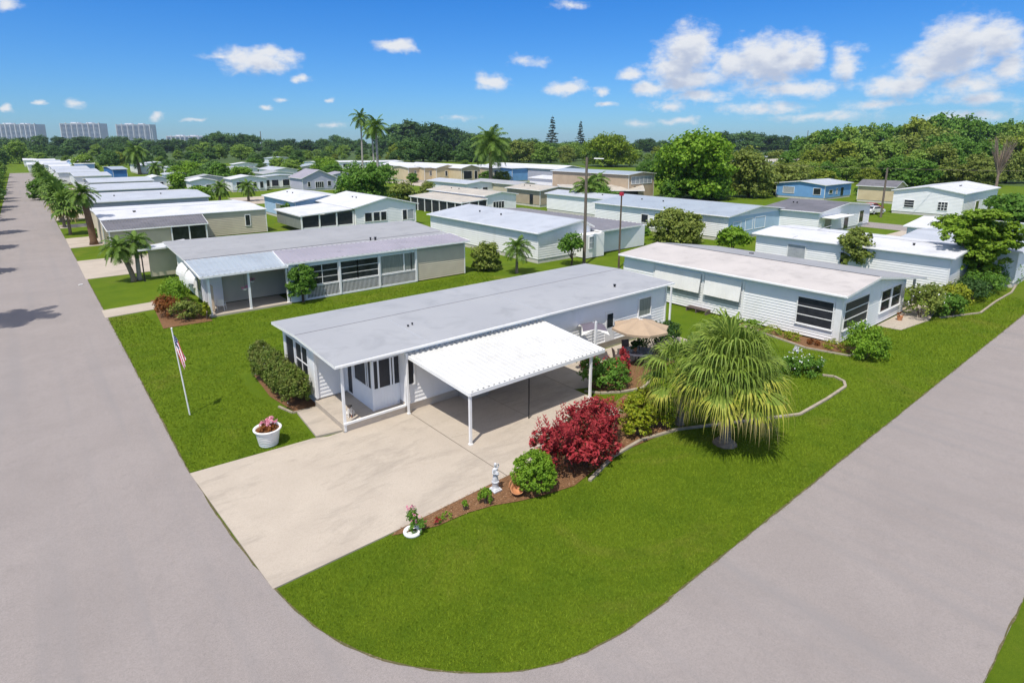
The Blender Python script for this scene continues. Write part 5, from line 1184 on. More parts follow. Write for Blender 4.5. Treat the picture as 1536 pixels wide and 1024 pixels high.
belt(1195, 1560, 24, 274, 45, 'low tree at the front of the right hand woods', 'front trees of the right woods', ['leaf_mid', 'leaf_far2', 'leaf_olive'], 1.1, 12, 3)
belt(62, 245, 18, 246, 24, 'tree among the houses at the far end of the left row', 'trees at the far end of the left row', ['leaf_far', 'leaf_far2'], 1.2, 10, 4)
belt(-40, 34, 12, 250, 8, 'tree crowding the left verge at the far end of the street', 'trees on the left verge at the far end', ['leaf_far', 'leaf_far2', 'leaf_mid'], .9, 14, 9)
belt(1095, 1215, 17, 250, 22, 'tree filling the middle distance beside the olive trees', 'middle distance trees beside the olive trees', ['leaf_far2', 'leaf_far', 'leaf_olive'], 1.2, 8, 3)
belt(880, 1000, 15, 240, 14, 'tree behind the two-level beige house', 'trees behind the two-level house', ['leaf_far2', 'leaf_far', 'leaf_far3'], 1.2, 9, 2)
belt(745, 890, 16, 238, 3, 'tree in the back row of the light green centre trees', 'back row of the light green centre trees', ['leaf_far2', 'leaf_far'], 1.1, 6, 2)
belt(960, 1000, 15, 262, 30, 'bush left of the very large leafy tree', 'bushes left of the very large tree', ['leaf_mid'], 1.0, 6, 3)
for px, by, ty, mt, lb in [(128, 262, 232, 'leaf_far2', 'tree rising behind the pale banded house roofs'), (62, 300, 268, 'leaf_mid', 'street tree between drives in the left row'), (164, 250, 226, 'leaf_far', 'tree right of the pale blue banded house'), (180, 248, 228, 'leaf_far3', 'yellowish tree above the blue walled home'),
        (256, 262, 240, 'leaf_far', 'tree behind the bright shrub in the left distance'), (310, 262, 240, 'leaf_far2', 'tree left of the short palms in the distance'), (496, 262, 236, 'leaf_far2', 'small tree between mauve gable and white building'), (447, 246, 225, 'leaf_far', 'dark tree behind the lilac roof'),
        (1008, 300, 270, 'leaf_mid', 'leafy skirt tree at the left foot of the very large tree'), (1070, 300, 262, 'leaf_mid', 'leafy skirt tree at the right foot of the very large tree'), (1230, 262, 236, 'leaf_olive', 'olive bush beside the long beige roof'), (848, 262, 246, 'leaf_mid', 'low bush by the lilac grey house'),
        (905, 320, 282, 'leaf_mid', 'bush right of the poles below the sloping lean-to'), (1130, 228, 212, 'leaf_dark', 'dark rounded tree on the horizon right of centre')]:
    far_tree(px, by, ty, lb, None, mt, 1.1)
    # single trees carry their own label only
for o in C.objects:
    if o.get('group') is None and 'group' in o.keys(): del o['group']
def scatter(x0, x1, y0, y1, n, lo, hi, label, group, mts):
    k = 0; tries = 0
    while k < n and tries < 900:
        tries += 1; px = fr.uniform(x0, x1); py = fr.uniform(y0, y1); X, Y = G(px, py)
        if any(a < X < c and b < Y < d for a, b, c, d in FOOT) or X < 6 or 99 < X < 109: continue
        far_tree(px, py, P(X, Y, fr.uniform(lo, hi))[1], label, group, fr.choice(mts), 1.3); k += 1
scatter(250, 520, 240, 285, 34, 3, 7, 'garden tree or bush between the far roofs left of centre', 'garden bushes left of centre', ['leaf_far2', 'leaf_mid', 'leaf_far', 'leaf_bright'])
scatter(600, 960, 243, 300, 14, 2, 4.5, 'garden bush between the homes of the centre', 'garden bushes of the centre', ['leaf_far2', 'leaf_mid', 'leaf_olive'])
scatter(1190, 1536, 262, 285, 16, 4, 9, 'bush at the foot of the right hand woods', 'bushes below the right woods', ['leaf_mid', 'leaf_far2', 'leaf_olive', 'leaf_far3'])
scatter(-25, 14, 244, 300, 22, 4, 7, 'leafy tree on the left verge behind the palms', 'leafy trees on the left verge', ['leaf_mid', 'leaf_far2', 'leaf_far']) if False else None
for i in range(18):
    yy = 135+i*11.5; Xp = -7.2-fr.uniform(0, 1.5); a = P(Xp, yy, 0); far_tree(a[0], a[1], P(Xp, yy, fr.uniform(4.5, 8))[1], 'leafy tree on the left verge behind the palms', 'leafy trees on the left verge', fr.choice(['leaf_mid', 'leaf_far2', 'leaf_far']), .9)
for i in range(26):
    Xp = -fr.uniform(14, 90); yy = fr.uniform(70, 330); a = P(Xp, yy, 0); far_tree(a[0], a[1], P(Xp, yy, fr.uniform(7, 12))[1], 'tree in the ground left of the left street', 'trees left of the left street', fr.choice(['leaf_mid', 'leaf_far2', 'leaf_far']), 1.0)
# far woods mass under the skyline
rg = np.random.default_rng(77); bl = []
for k in range(170):
    px = -80+k*10.2; X, Y = G(px, 222.5+rg.uniform(-1, 1)); hh = max(8, top_h(X, Y, min(213, sk(px)+6)+rg.uniform(0, 4))); bl.append((X, Y, hh*.45, 14, 14, hh*.6))
o = crown('far_woods', 78, bl, 26000, 3.2, M['leaf_far'], clumps=14, spread=.4); tag(o, 'hazy strip of distant woods along the whole horizon', 'woods', kind='stuff')

# ---- towers on the horizon
def tower(label, px0, px1, ty, by, nf, nv, lean=0):
    xm = (px0+px1)/2; X, Y = G(xm, by); hh = top_h(X, Y, ty); w = (px1-px0)*px_scale(X, Y, hh/2)
    t = thing('apartment_tower', label, 'tower', (X, Y, 0), 'towers on the horizon', math.atan2(rt[1], rt[0]))
    dpt = w*.3; mb = MB(); mb.box((-w/2, 0, 0), (w/2, dpt, hh-2)); mb.build('wall', M['tower'], t)
    mb = MB()
    for i in range(nv):
        u0 = -w/2+w*(i+.22)/nv; u1 = -w/2+w*(i+.78)/nv; mb.box((u0, -.8, 2), (u1, .5, hh-5))
    mb.build('window_band', M['towerglass'], t)
    mb = MB()
    for k in range(nf):
        z = hh*(k+1)/(nf+1); mb.box((-w/2+w*.01, -1.8, z), (w/2-w*.01, -.2, z+hh*.012))
    mb.build('balcony_slab', M['tower'], t)
    mb = MB()
    for i in range(nv+1):
        u = -w/2+w*i/nv; mb.box((u-w*.009, -2.3, 0), (u+w*.009, .4, hh-1.5+(i % 2)*1.5))
    mb.build('fin', M['tower'], t)
    mb = MB(); mb.box((-w*.3, dpt*.3, hh-2.1), (-w*.1, dpt*.7, hh+1)); mb.box((w*.1, dpt*.3, hh-2.1), (w*.25, dpt*.7, hh+.5)); mb.build('plant_room', M['tower'], t)
tower('wide pale tower block at the left photo edge', -8, 58, 185, 221, 18, 9)
tower('pale tower block with vertical stripes, second from left', 96, 154, 184, 221, 18, 7)
tower('narrowest pale tower block, third from left', 179, 229, 185.5, 221, 18, 6)
tower('low distant block right of the three towers, nearly hidden by trees', 252, 306, 203, 220.5, 7, 8)

# ================================================================== small objects
# flag
t = thing('flagpole', 'white flagpole standing in the front lawn', 'flagpole', (4.67, 30.39, 0)); mb = MB(); top = Vector((-.28, .12, 4.4))
mb.tube([(0, 0, -.1), tuple(top)], [.035, .028], 8); mb.build('pole', M['trim'], t); mb = MB(); mb.lathe([(.0, -.05), (.05, 0), (0, .05)], tuple(top+Vector((0, 0, .05))), 8); mb.build('finial', M['trim'], t)
fl = MB(); NU, NV = 30, 26
def fpt(u, v):   # v 0 top .. 1 bottom of hoist
    b = top*(1-.04-.2*v)
    ang = u*.85
    out = .45*u*(1+.05*math.sin(7*v)); dn = 1.02*u+.14*u*u-.05*math.sin(3*u)
    w = .06*math.sin(v*14+u*5)*min(1, u*3)
    q = Vector((rt[0], rt[1], 0))*out*(1-.3*v)+Vector((fw[0], fw[1], 0))*w
    return b+q+Vector((0, 0, -dn*(1-.12*v)))+Vector((0, 0, -.16*v*(1-u)))
for i in range(NU):
    for j in range(NV):
        s = int(j/NV*13); mi = 0 if s % 2 == 0 else 1
        if s < 7 and i < NU*.4: mi = 1 if (i % 3 == 1 and j % 3 == 1) else 2
        fl.face([fpt(i/NU, j/NV), fpt((i+1)/NU, j/NV), fpt((i+1)/NU, (j+1)/NV), fpt(i/NU, (j+1)/NV)], mi)
o = fl.build('flag', [M['red'], M['white2'], M['navy']], None, smooth=True, loc=(4.67, 30.39, 0)); tag(o, 'striped red, white and navy flag hanging limp from the white pole', 'flag')
# planter tub
t = thing('planter_tub', 'large white ribbed tub of pink flowers on the lawn corner', 'planter', (6.72, 25.0, 0)); mb = MB()
pr = [(.36, 0), (.38, .02)]
for k in range(7): z = .06+k*.09; r0 = .38+.016*k; pr += [(r0+.02, z), (r0+.028, z+.045), (r0+.008, z+.085)]
pr += [(.50, .72), (.58, .74), (.60, .79), (.57, .82), (.50, .80), (.49, .70)]
mb.lathe(pr, seg=32); mb.build('pot', M['trim'], t, smooth=True)
mb = MB(); mb.lathe([(.0, .72), (.5, .74)], seg=20); mb.build('soil', M['mulch'], t)
crown('foliage', 601, [(0, 0, .82, .42, .42, .16)], 500, .1, M['leaf_rust'], t, clumps=14)
crown('flowers', 602, [(.02, .05, 1.0, .4, .3, .16), (.15, .1, 1.1, .2, .2, .14), (-.15, .0, 1.02, .18, .18, .12)], 420, .085, M['pink'], t, clumps=12)
# statue
t = thing('garden_statue', 'small white stone statue of a robed figure on a plinth beside the driveway', 'statue', (12.25, 15.85, .03)); mb = MB()
mb.box((-.19, -.19, 0), (.19, .19, .07)); mb.box((-.15, -.15, .06), (.15, .15, .12)); mb.lathe([(.13, .1), (.11, .2), (.13, .34), (.15, .36), (.15, .4)], seg=14)
mb.lathe([(.14, .38), (.12, .5), (.1, .62), (.085, .74), (.1, .86), (.105, .92), (.04, .97)], seg=14, sy=.8)
mb.lathe([(.0, 1.0), (.05, 1.02), (.062, 1.07), (.055, 1.12), (.03, 1.155), (0, 1.16)], (.0, -.005, 0), 12); mb.tube([(0, 0, .93), (0, 0, 1.04)], .032, 8)
mb.tube([(-.1, 0, .91), (-.16, -.05, .78), (-.04, -.12, .74)], [.035, .03, .022], 8); mb.tube([(.1, 0, .91), (.15, -.02, 1.0), (.09, -.04, 1.12)], [.035, .028, .02], 8)
mb.lathe([(.05, 0), (.075, .06), (.04, .12), (.05, .14)], (.0, -.13, .70), 10)
o = mb.build('figure', M['stone'], t); rm_ = o.modifiers.new('r', 'REMESH'); rm_.mode = 'VOXEL'; rm_.voxel_size = .013; rm_.use_smooth_shade = True
# terracotta basket bowl
t = thing('terracotta_basket', 'terracotta basket shaped bowl lying tilted beside the statue', 'planter', (12.75, 15.2, .03)); mb = MB()
mb.lathe([(.0, .0), (.16, .0), (.25, .12), (.30, .26), (.27, .26), (.22, .13), (.1, .05), (0, .05)], seg=24, sy=.85)
o = mb.build('bowl', M['terracotta'], t, smooth=True); o.rotation_euler = (math.radians(30), math.radians(-10), 0); o.location = (0, 0, .08)
mb = MB(); mb.tube([(math.cos(a)*.27, .05, .28+math.sin(a)*.27) for a in [PI*k/12 for k in range(13)]], .018, 7); o = mb.build('handle', M['terracotta'], t, smooth=True); o.rotation_euler = (math.radians(-12), 0, 0)
# dog ornament on the porch
t = thing('dog', 'white dog with black head and brown patch sitting on the porch by the post', 'dog', (10.35, 24.55, .36)); mb = MB()
mb.tube([(0, .22, .14), (0, .12, .2), (0, 0, .3), (0, -.07, .42), (0, -.1, .5)], [.12, .15, .135, .1, .085], 12)
for s in (-1, 1):
    mb.tube([(s*.065, -.06, .36), (s*.07, -.1, .18), (s*.07, -.12, .03), (s*.07, -.17, .02)], [.055, .036, .03, .03], 8)
    mb.tube([(s*.11, .16, .17), (s*.14, .04, .12), (s*.13, .12, .04), (s*.13, -.02, .025)], [.09, .06, .035, .03], 8)
mb.tube([(0, .32, .1), (.08, .42, .05), (.16, .44, .04)], [.04, .028, .012], 7)
mb.tube([(0, -.06, .55), (0, -.12, .575), (0, -.22, .545), (0, -.27, .535)], [.07, .088, .05, .032], 10)
for s in (-1, 1): mb.tube([(s*.05, -.08, .62), (s*.09, -.09, .6), (s*.105, -.1, .52)], [.03, .03, .012], 6)
o = mb.build('body', [M['fur_w'], M['fur_b'], M['fur_br']], t); rm_ = o.modifiers.new('r', 'REMESH'); rm_.mode = 'VOXEL'; rm_.voxel_size = .014; rm_.use_smooth_shade = True
m = bpy.data.materials.new('dog_coat'); nt, bs, _ = nodes(m); tc = nt.nodes.new('ShaderNodeTexCoord'); sp_ = nt.nodes.new('ShaderNodeSeparateXYZ'); nt.links.new(tc.outputs['Object'], sp_.inputs[0])
def step(src, edge, soft=.02): return ramp(nt, src, edge-soft, edge+soft)
nn = nt.nodes.new('ShaderNodeMath'); nn.operation = 'ADD'; nt.links.new(sp_.outputs[2], nn.inputs[0]); n2 = nt.nodes.new('ShaderNodeMath'); n2.operation = 'MULTIPLY'; n2.inputs[1].default_value = .12; nt.links.new(nz(nt, 9, 2, vec=tc.outputs['Object']), n2.inputs[0]); nt.links.new(n2.outputs[0], nn.inputs[1])
c = mixc(nt, step(nn.outputs[0], .58), (.68, .64, .58), (.03, .027, .026))
c = mixc(nt, step(nz(nt, 4, 1, vec=tc.outputs['Object']), .56), c, (.24, .1, .06)); nt.links.new(c, bs.inputs['Base Color']); bs.inputs['Roughness'].default_value = .9
o.data.materials.clear(); o.data.materials.append(m); t.rotation_euler = (0, 0, -.5)
# umbrellas, table, chairs
def umbrella(x, y, R, zr, za, label, top_m, flap_m, n=8, rz=0):
    t = thing('patio_umbrella', label, 'umbrella', (x, y, 0), None, rz); mb = MB()
    K = 8
    def pt(k, i, s):   # sector k, radial i/K, s 0..1 in sector
        a0, a1 = 2*PI*k/n, 2*PI*(k+1)/n; r = R*i/K
        p0 = Vector((math.cos(a0), math.sin(a0), 0)); p1 = Vector((math.cos(a1), math.sin(a1), 0)); q = p0.lerp(p1, s)*r
        z = za-(za-zr)*(i/K)**1.15-.07*math.sin(PI*s)*(i/K); q = q*(1-.06*math.sin(PI*s)*(i/K)); return (q.x, q.y, z)
    for k in range(n):
        for i in range(K):
            for s in range(4):
                mb.face([pt(k, i, s/4), pt(k, i+1, s/4), pt(k, i+1, (s+1)/4), pt(k, i, (s+1)/4)], 0)
        for s in range(4):
            a, b = pt(k, K, s/4), pt(k, K, (s+1)/4); mb.face([a, b, (b[0], b[1], b[2]-.13), (a[0], a[1], a[2]-.13)], 1)
    mb.build('canopy', [M[top_m], M[flap_m]], t)
    mb = MB()
    for k in range(n): mb.tube([pt(k, 0, 0), tuple(Vector(pt(k, 4, 0))-Vector((0, 0, .02))), tuple(Vector(pt(k, K, 0))-Vector((0, 0, .02)))], .012, 5)
    mb.build('rib', M['trim'], t)
    mb = MB(); mb.tube([(0, 0, .05), (0, 0, za+.08)], .025, 8); mb.build('pole', M['black'], t)
    mb = MB(); mb.lathe([(.28, 0), (.28, .05), (.06, .1), (.05, .3)], seg=16); mb.build('base', M['black'], t, smooth=True)
umbrella(27.3, 21.0, 1.75, 2.2, 2.7, 'large tan patio umbrella over the round table', 'umb', 'umb', 8, .2)
t = thing('patio_umbrella', 'small grey topped parasol with white corner flaps beside the carport', 'umbrella', (25.0, 22.7, 0), None, .15); mb = MB(); R = .82
for k in range(4):
    a0 = PI/2*k; a1 = PI/2*(k+1); c0 = Vector((math.cos(a0)*R*1.45, math.sin(a0)*R*1.45, 2.1)); c1 = Vector((math.cos(a1)*R*1.45, math.sin(a1)*R*1.45, 2.1)); ap = Vector((0, 0, 2.5)); md = (c0+c1)/2*.82; md.z = 2.32
    e0 = ap.lerp(c0, .86); e1 = ap.lerp(c1, .86); e0.z += .03; e1.z += .03
    mb.face([ap, e0, md], 0); mb.face([ap, md, e1], 0)
    mb.face([e0, c0-Vector((0, 0, .12)), md], 1); mb.face([md, c1-Vector((0, 0, .12)), e1], 1)
mb.build('canopy', [M['umbgrey'], M['awning']], t); mb = MB(); mb.tube([(0, 0, 0), (0, 0, 2.55)], .022, 8); mb.build('pole', M['trim'], t)
t = thing('patio_table', 'round dark patio table under the tan umbrella', 'table', (27.0, 20.9, .04)); mb = MB(); mb.lathe([(.0, .70), (.9, .70), (.92, .715), (.9, .73), (0, .73)], seg=28); mb.build('tabletop', M['tableglass'], t)
for k in range(4): mb = MB(); a = k*PI/2+.5; mb.tube([(math.cos(a)*.6, math.sin(a)*.6, 0), (math.cos(a)*.7, math.sin(a)*.7, .70)], .022, 6); mb.build('leg', M['black'], t)
for i, (a, lb) in enumerate([(2.6, 'dark patio chair on the left of the round table'), (1.2, 'dark patio chair behind the round table against the wall side'), (-.3, 'dark patio chair right of the round table'), (-1.8, 'dark patio chair nearest the camera at the round table')]):
    chair(27+math.cos(a)*1.2, 20.9+math.sin(a)*1.2, a-PI/2, lb, 'dark chairs round the patio table', 'chair', .04)
t = thing('potted_fern', 'dark fern standing on the round patio table', 'plant', (26.9, 21.0, .77)); crown('foliage', 620, [(0, 0, .3, .4, .4, .28)], 320, .16, M['leaf_dark'], t, clumps=10); mb = MB(); mb.lathe([(.09, 0), (.13, .18), (.1, .18)], seg=12); mb.build('pot', M['terracotta'], t)
# low rack by the white wall
X, Y = G(1047, 468); t = thing('wooden_rack', 'low brown wooden rack by the wall of the pinkish roofed home', 'rack', (X, Y, 0), None, PI/2)
mb = MB()
for k in range(5): mb.box((-.9, -.3+k*.14, .3), (.9, -.22+k*.14, .34))
mb.build('slat', M['chair'], t)
for sx in (-.85, 0, .85): mb = MB(); mb.box((sx-.04, -.3, 0), (sx+.04, .34, .3)); mb.build('leg', M['chair'], t)
X, Y = G(1375, 487); t = thing('porch_planter', 'small terracotta pot on the porch step of the pinkish roofed home', 'planter', (48.9, 13.9, 0)); mb = MB(); mb.lathe([(.12, 0), (.2, .35), (.22, .38), (.17, .38)], seg=14); mb.build('pot', M['terracotta'], t); crown('foliage', 630, [(0, 0, .5, .22, .22, .2)], 150, .09, M['leaf_rust'], t, clumps=8)
t = thing('porch_planter', 'dark leafy pot beside the tan house porch steps', 'planter', (8.75, 49.6, 0)); mb = MB(); mb.lathe([(.2, 0), (.3, .4), (.32, .44), (.26, .44)], seg=14); mb.build('pot', M['stone'], t); crown('foliage', 631, [(0, 0, .6, .4, .4, .25)], 250, .12, M['leaf_redgreen'], t, clumps=8)
t = thing('folded_newspaper', 'small white folded newspaper on the edge of the left street', 'newspaper', (*G(121, 428), .04), None, .3); mb = MB(); mb.tube([(-.17, 0, .03), (.17, 0, .03)], .05, 8); mb.build('roll', M['trim'], t)
# utility poles
def upole(label, px, by, ty, px_top=None, r=.15, lamp=False, arm=False, m='wood'):
    X, Y = G(px, by); hh = top_h(X, Y, ty); t = thing('utility_pole', label, 'utility pole', (X, Y, 0)); mb = MB(); mb.tube([(0, 0, -.2), (0, 0, hh)], [r, r*.7], 9); mb.build('pole', M[m], t)
    if lamp:
        mb = MB(); q = Vector((rt[0], rt[1], 0)); a = Vector((0, 0, hh-.25)); mb.tube([a, a+q*.9+Vector((0, 0, .12))], .03, 6); l = mb.build('lamp_arm', M['black'], t)
        mb = MB(); a2_ = a+q*.9+Vector((0, 0, .12)); mb.hexa([a2_+Vector((-.15, -.12, -.03)), a2_+q*.8+Vector((0, -.12, -.06)), a2_+q*.8+Vector((0, .12, -.06)), a2_+Vector((-.15, .12, -.03)), a2_+Vector((-.1, -.1, .06)), a2_+q*.75+Vector((0, -.1, .03)), a2_+q*.75+Vector((0, .1, .03)), a2_+Vector((-.1, .1, .06))]); mb.build('lamp_head', M['trim'], l)
    if arm:
        mb = MB(); mb.tube([(rt[0]*-.9, rt[1]*-.9, hh-1.6), (rt[0]*.9, rt[1]*.9, hh-1.6)], .06, 6); mb.tube([(rt[0]*-.7, rt[1]*-.7, hh-2.8), (rt[0]*.7, rt[1]*.7, hh-2.8)], .05, 6); mb.build('crossarm', M[m], t)
    return t, X, Y, hh
upole('tall wooden utility pole with a lamp head, behind the long grey roof', 876, 397, 236, lamp=True, r=.19)
t, X, Y, hh = upole('shorter dark metal pole with a red top box, right of the tall wooden pole', 928, 402, 290, r=.11, m='bark')
mb = MB(); mb.box((-.16, -.16, hh-.25), (.16, .16, hh+.1)); mb.build('top_box', M['red'], t)
t, X3, Y3, h3 = upole('wooden utility pole beside the red vehicle across the back street', 1321, 326, 252, r=.2)
z3 = h3-.1; xe, ye = X3+rt[0]*75, Y3+rt[1]*75; xw, yw = G(1052, 287)
for (xa, ya_), lb in (((xe, ye), 'wooden utility pole beyond the right photo edge'), ((xw, yw), 'wooden utility pole hidden behind the very large leafy tree')):
    t = thing('utility_pole', lb, 'utility pole', (xa, ya_, 0)); mb = MB(); mb.tube([(0, 0, -.2), (0, 0, z3+.3)], [.2, .14], 8); mb.build('pole', M['wood'], t)
def wire(a, b, sag, label):
    a, b = Vector(a), Vector(b); mb = MB(); pts = [a.lerp(b, i/24)+Vector((0, 0, -sag*4*(i/24)*(1-i/24))) for i in range(25)]; mb.tube(pts, .028, 5); tag(mb.build('overhead_wire', M['wood']), label, 'wire')
wire((X3, Y3, z3), (xe, ye, z3), .5, 'thin overhead wire running right from the pole across the woods')
wire((X3, Y3, z3), (xw, yw, z3), .4, 'thin overhead wire running left from the pole past the sky blue house')
# far masts
for px, ty, lb in ((1209, 196, 'thin mast on the horizon right of centre'), (232, 193, 'pale tall mast left of centre above the far roofs'), (393, 197, 'thin dark mast above the left woods')):
    X, Y = G(px, 226); hh = top_h(X, Y, ty); t = thing('radio_mast', lb, 'mast', (X, Y, 0)); mb = MB(); mb.tube([(0, 0, 0), (0, 0, hh)], [.9, .5], 6); mb.build('mast', M['tower'] if px == 232 else M['wood'], t)
# cars
def car(label, px, by, rz, paint, s=1.0, X=None, Y=None):
    if X is None: X, Y = G(px, by)
    t = thing('parked_car', label, 'car', (X, Y, .05), None, rz); prof = [(-2.2, .35), (-2.25, .7), (-2.0, .95), (-1.6, 1.0), (-1.1, 1.42), (.4, 1.45), (1.1, 1.0), (2.0, .85), (2.25, .65), (2.2, .35)]
    mb = MB(); n = len(prof); W_ = .85
    def half(x, z, sgn): return (x, sgn*(W_ if z < 1.02 else W_*.8), z)
    for i in range(n-1):
        a, b = prof[i], prof[i+1]; mb.face([half(*a, -1), half(*b, -1), half(*b, 1), half(*a, 1)])
    for sg in (-1, 1):
        mb.face([half(*q, sg) for q in prof[:4]]+[half(*q, sg) for q in prof[6:]]); mb.face([half(prof[3][0], prof[3][1], sg), half(*prof[4], sg), half(*prof[5], sg), half(*prof[6], sg)])
    o = mb.build('body', M[paint], t); bv = o.modifiers.new('b', 'BEVEL'); bv.width = .06; bv.segments = 2
    for sg in (-1, 1): mb = MB(); mb.face([(-1.4, sg*.83, 1.04), (-1.02, sg*.72, 1.37), (.35, sg*.72, 1.4), (.92, sg*.83, 1.04)]); mb.face([(-1.4, sg*.84, 1.04), (-1.02, sg*.73, 1.37), (.35, sg*.73, 1.4), (.92, sg*.84, 1.04)]); mb.build('side_window', M['glass'], t)
    for (a, b), nm in ((((.46, 1.42), (1.06, 1.04)), 'windscreen'), (((-1.14, 1.40), (-1.56, 1.03)), 'rear_window')): mb = MB(); k = .03 if a[0] > 0 else -.03; mb.face([(a[0]+k, -.62, a[1]+.02), (a[0]+k, .62, a[1]+.02), (b[0]+k, .7, b[1]+.02), (b[0]+k, -.7, b[1]+.02)]); mb.build(nm, M['glass'], t)
    for x in (-1.35, 1.4):
        for sg in (-1, 1): mb = MB(); mb.tube([(x, sg*.7, .32), (x, sg*.9, .32)], .33, 14); w = mb.build('wheel', M['tyre'], t); mb = MB(); mb.tube([(x, sg*.88, .32), (x, sg*.915, .32)], .19, 10); mb.build('rim', M['stone'], w)
car('red vehicle parked under the pole across the back street', 1307, 316, -.3, 'carpaint_r')
car('white vehicle parked in front of the wide white house', 1310, 321, -.2, 'carpaint_w')
car('silver car parked beside the grey roofed home in the centre', 770, 303, .1, 'carpaint_g')
car('white car parked among the far left roofs near the blue walled home', 0, 0, .1, 'carpaint_w', X=9.5, Y=229)
car('dark windowed silver car in a drive of the left row', 0, 0, 0, 'carpaint_g', X=7.5, Y=206)

# ================================================================== grass blades on the near lawns
def inpoly(pts, poly):
    x, y = pts[:, 0], pts[:, 1]; ins = np.zeros(len(pts), bool); j = len(poly)-1
    for i in range(len(poly)):
        xi, yi = poly[i]; xj, yj = poly[j]
        c = ((yi > y) != (yj > y)) & (x < (xj-xi)*(y-yi)/(yj-yi+1e-12)+xi); ins ^= c; j = i
    return ins
rg = np.random.default_rng(5)
lawnB = [(x_, y_) for x_, y_ in ARC if y_ <= 16.03]+[ (40, 8.28), (64, 8.3), (64, 11.5), (52, 12.3), (46, 14.0), (38, 14), (33, 22), (24, 19), (23, 14.6), (21.6, 14.3), (17.6, 14.6), (14.8, 14.1), (13.4, 14.4), (11.6, 15.1), (9.4, 15.4), (7.9, 16.0)]
lawnA = [(3.5, 24.6), (8.35, 24.3), (8.5, 27.2), (7.7, 31), (8, 34.5), (9.9, 33.6), (9.9, 32), (33, 32), (35, 47), (9.4, 47), (6.2, 46.6), (5.8, 52), (3.4, 52)]
lawnC = [(21.4, 17.2), (22.6, 17), (24, 18.2), (22.9, 18.6), (21.9, 19.3), (21.4, 20.4)]
def blades(poly, dens, hb, wb):
    p = np.array(poly); lo, hi = p.min(0), p.max(0); n = int((hi-lo).prod()*dens); q = rg.uniform(lo, hi, (n, 2)); q = q[inpoly(q, poly)]
    d = np.hypot(q[:, 0], q[:, 1]); keep = rg.random(len(q)) < np.clip((19/d)**2, .05, 1); q = q[keep]; d = d[keep]
    n = len(q); a = rg.uniform(0, 6.28, n); w = wb*rg.uniform(.6, 1.3, n)*np.clip(d/18, 1, 3); h = hb*rg.uniform(.5, 1.25, n)*np.clip(d/40, 1, 1.6)
    q = q+rg.normal(0, .05, q.shape); tip = q+rg.normal(0, .03, (n, 2)); z0 = np.full(n, -.005)
    v = np.stack([np.c_[q[:, 0]-np.cos(a)*w, q[:, 1]-np.sin(a)*w, z0], np.c_[q[:, 0]+np.cos(a)*w, q[:, 1]+np.sin(a)*w, z0], np.c_[tip, h]], axis=1)
    return v.reshape(-1, 3)
v = np.concatenate([blades(lawnB, 1100, .055, .011), blades(lawnA, 1000, .058, .012), blades(lawnC, 700, .05, .012)])
m = bpy.data.materials.new('grass_blade'); nt, bs, _ = nodes(m); g = nt.nodes.new('ShaderNodeNewGeometry'); vv = g.outputs['Position']
c = mixc(nt, g.outputs['Random Per Island'], (.125, .195, .0085), (.185, .26, .014)); c = mixc(nt, ramp(nt, nz(nt, .16, 5, .7, vv, .8), .55, .8), c, (.24, .23, .04)); c = mixc(nt, ramp(nt, nz(nt, .5, 4, .65, vv, .4), .45, .75), c, (.11, .18, .008)); c = mixc(nt, ramp(nt, nz(nt, 1.6, 3, .6, vv), .5, .8), c, (.115, .185, .008)); nt.links.new(c, bs.inputs['Base Color']); bs.inputs['Roughness'].default_value = .7; bs.inputs['Specular IOR Level'].default_value = .15
o = fast_mesh('lawn_grass', v, 3, m); tag(o, 'mown green grass of the lawns around the middle home', 'grass', kind='stuff')
# mulch chips
n = 5000; bed = [(7.9, 16.0), (9.4, 15.5), (11.6, 15.2), (13.4, 14.5), (14.8, 14.2), (17.6, 14.75), (21.4, 14.5), (22.6, 15.6), (23.0, 18.3), (21.4, 18.0), (21.3, 17.1), (14, 16.45), (8.3, 16.2)]
q = rg.uniform((7.9, 14.1), (23, 18.4), (14000, 2)); q = q[inpoly(q, bed)]; n = len(q)
v = leaf_quads(rg, np.c_[q, rg.uniform(.03, .06, n)], np.tile([0, 0, 1.0], (n, 1)), .07, .4, .5)
o = fast_mesh('mulch_chips', v, 4, leafmat('mulch_chip', (.26, .14, .07), (.42, .26, .15), trans=0, scale=8)); tag(o, 'brown bark chips covering the bed beside the driveway', 'mulch', kind='stuff')

# ================================================================== sun, sky with clouds, camera
sv = Vector((-.46, -.24, 1)).normalized(); el = math.asin(sv.z)
sd = bpy.data.lights.new('sun', 'SUN'); sd.energy = 4.8; sd.angle = math.radians(.5); sd.color = (1, .94, .84)
so = bpy.data.objects.new('sun', sd); C.objects.link(so); so.rotation_euler = sv.to_track_quat('Z', 'Y').to_euler(); so.location = (-20, -10, 60)
w = bpy.data.worlds.new('World'); sc.world = w; w.use_nodes = True; nt = w.node_tree; nt.nodes.clear()
out = nt.nodes.new('ShaderNodeOutputWorld'); bg = nt.nodes.new('ShaderNodeBackground'); nt.links.new(bg.outputs[0], out.inputs[0])
st = nt.nodes.new('ShaderNodeTexSky'); st.sky_type = 'NISHITA'; st.sun_disc = False; st.sun_elevation = el; st.sun_rotation = math.atan2(sv.x, sv.y)
st.air_density = 1.0; st.dust_density = .25; st.ozone_density = 3.0; bg.inputs['Strength'].default_value = .12
tc = nt.nodes.new('ShaderNodeTexCoord')
def mth(op, a, b=None, c=None):
    n = nt.nodes.new('ShaderNodeMath'); n.operation = op
    for i, v_ in enumerate((a, b, c)):
        if v_ is None: continue
        if isinstance(v_, (int, float)): n.inputs[i].default_value = v_
        else: nt.links.new(v_, n.inputs[i])
    return n.outputs[0]
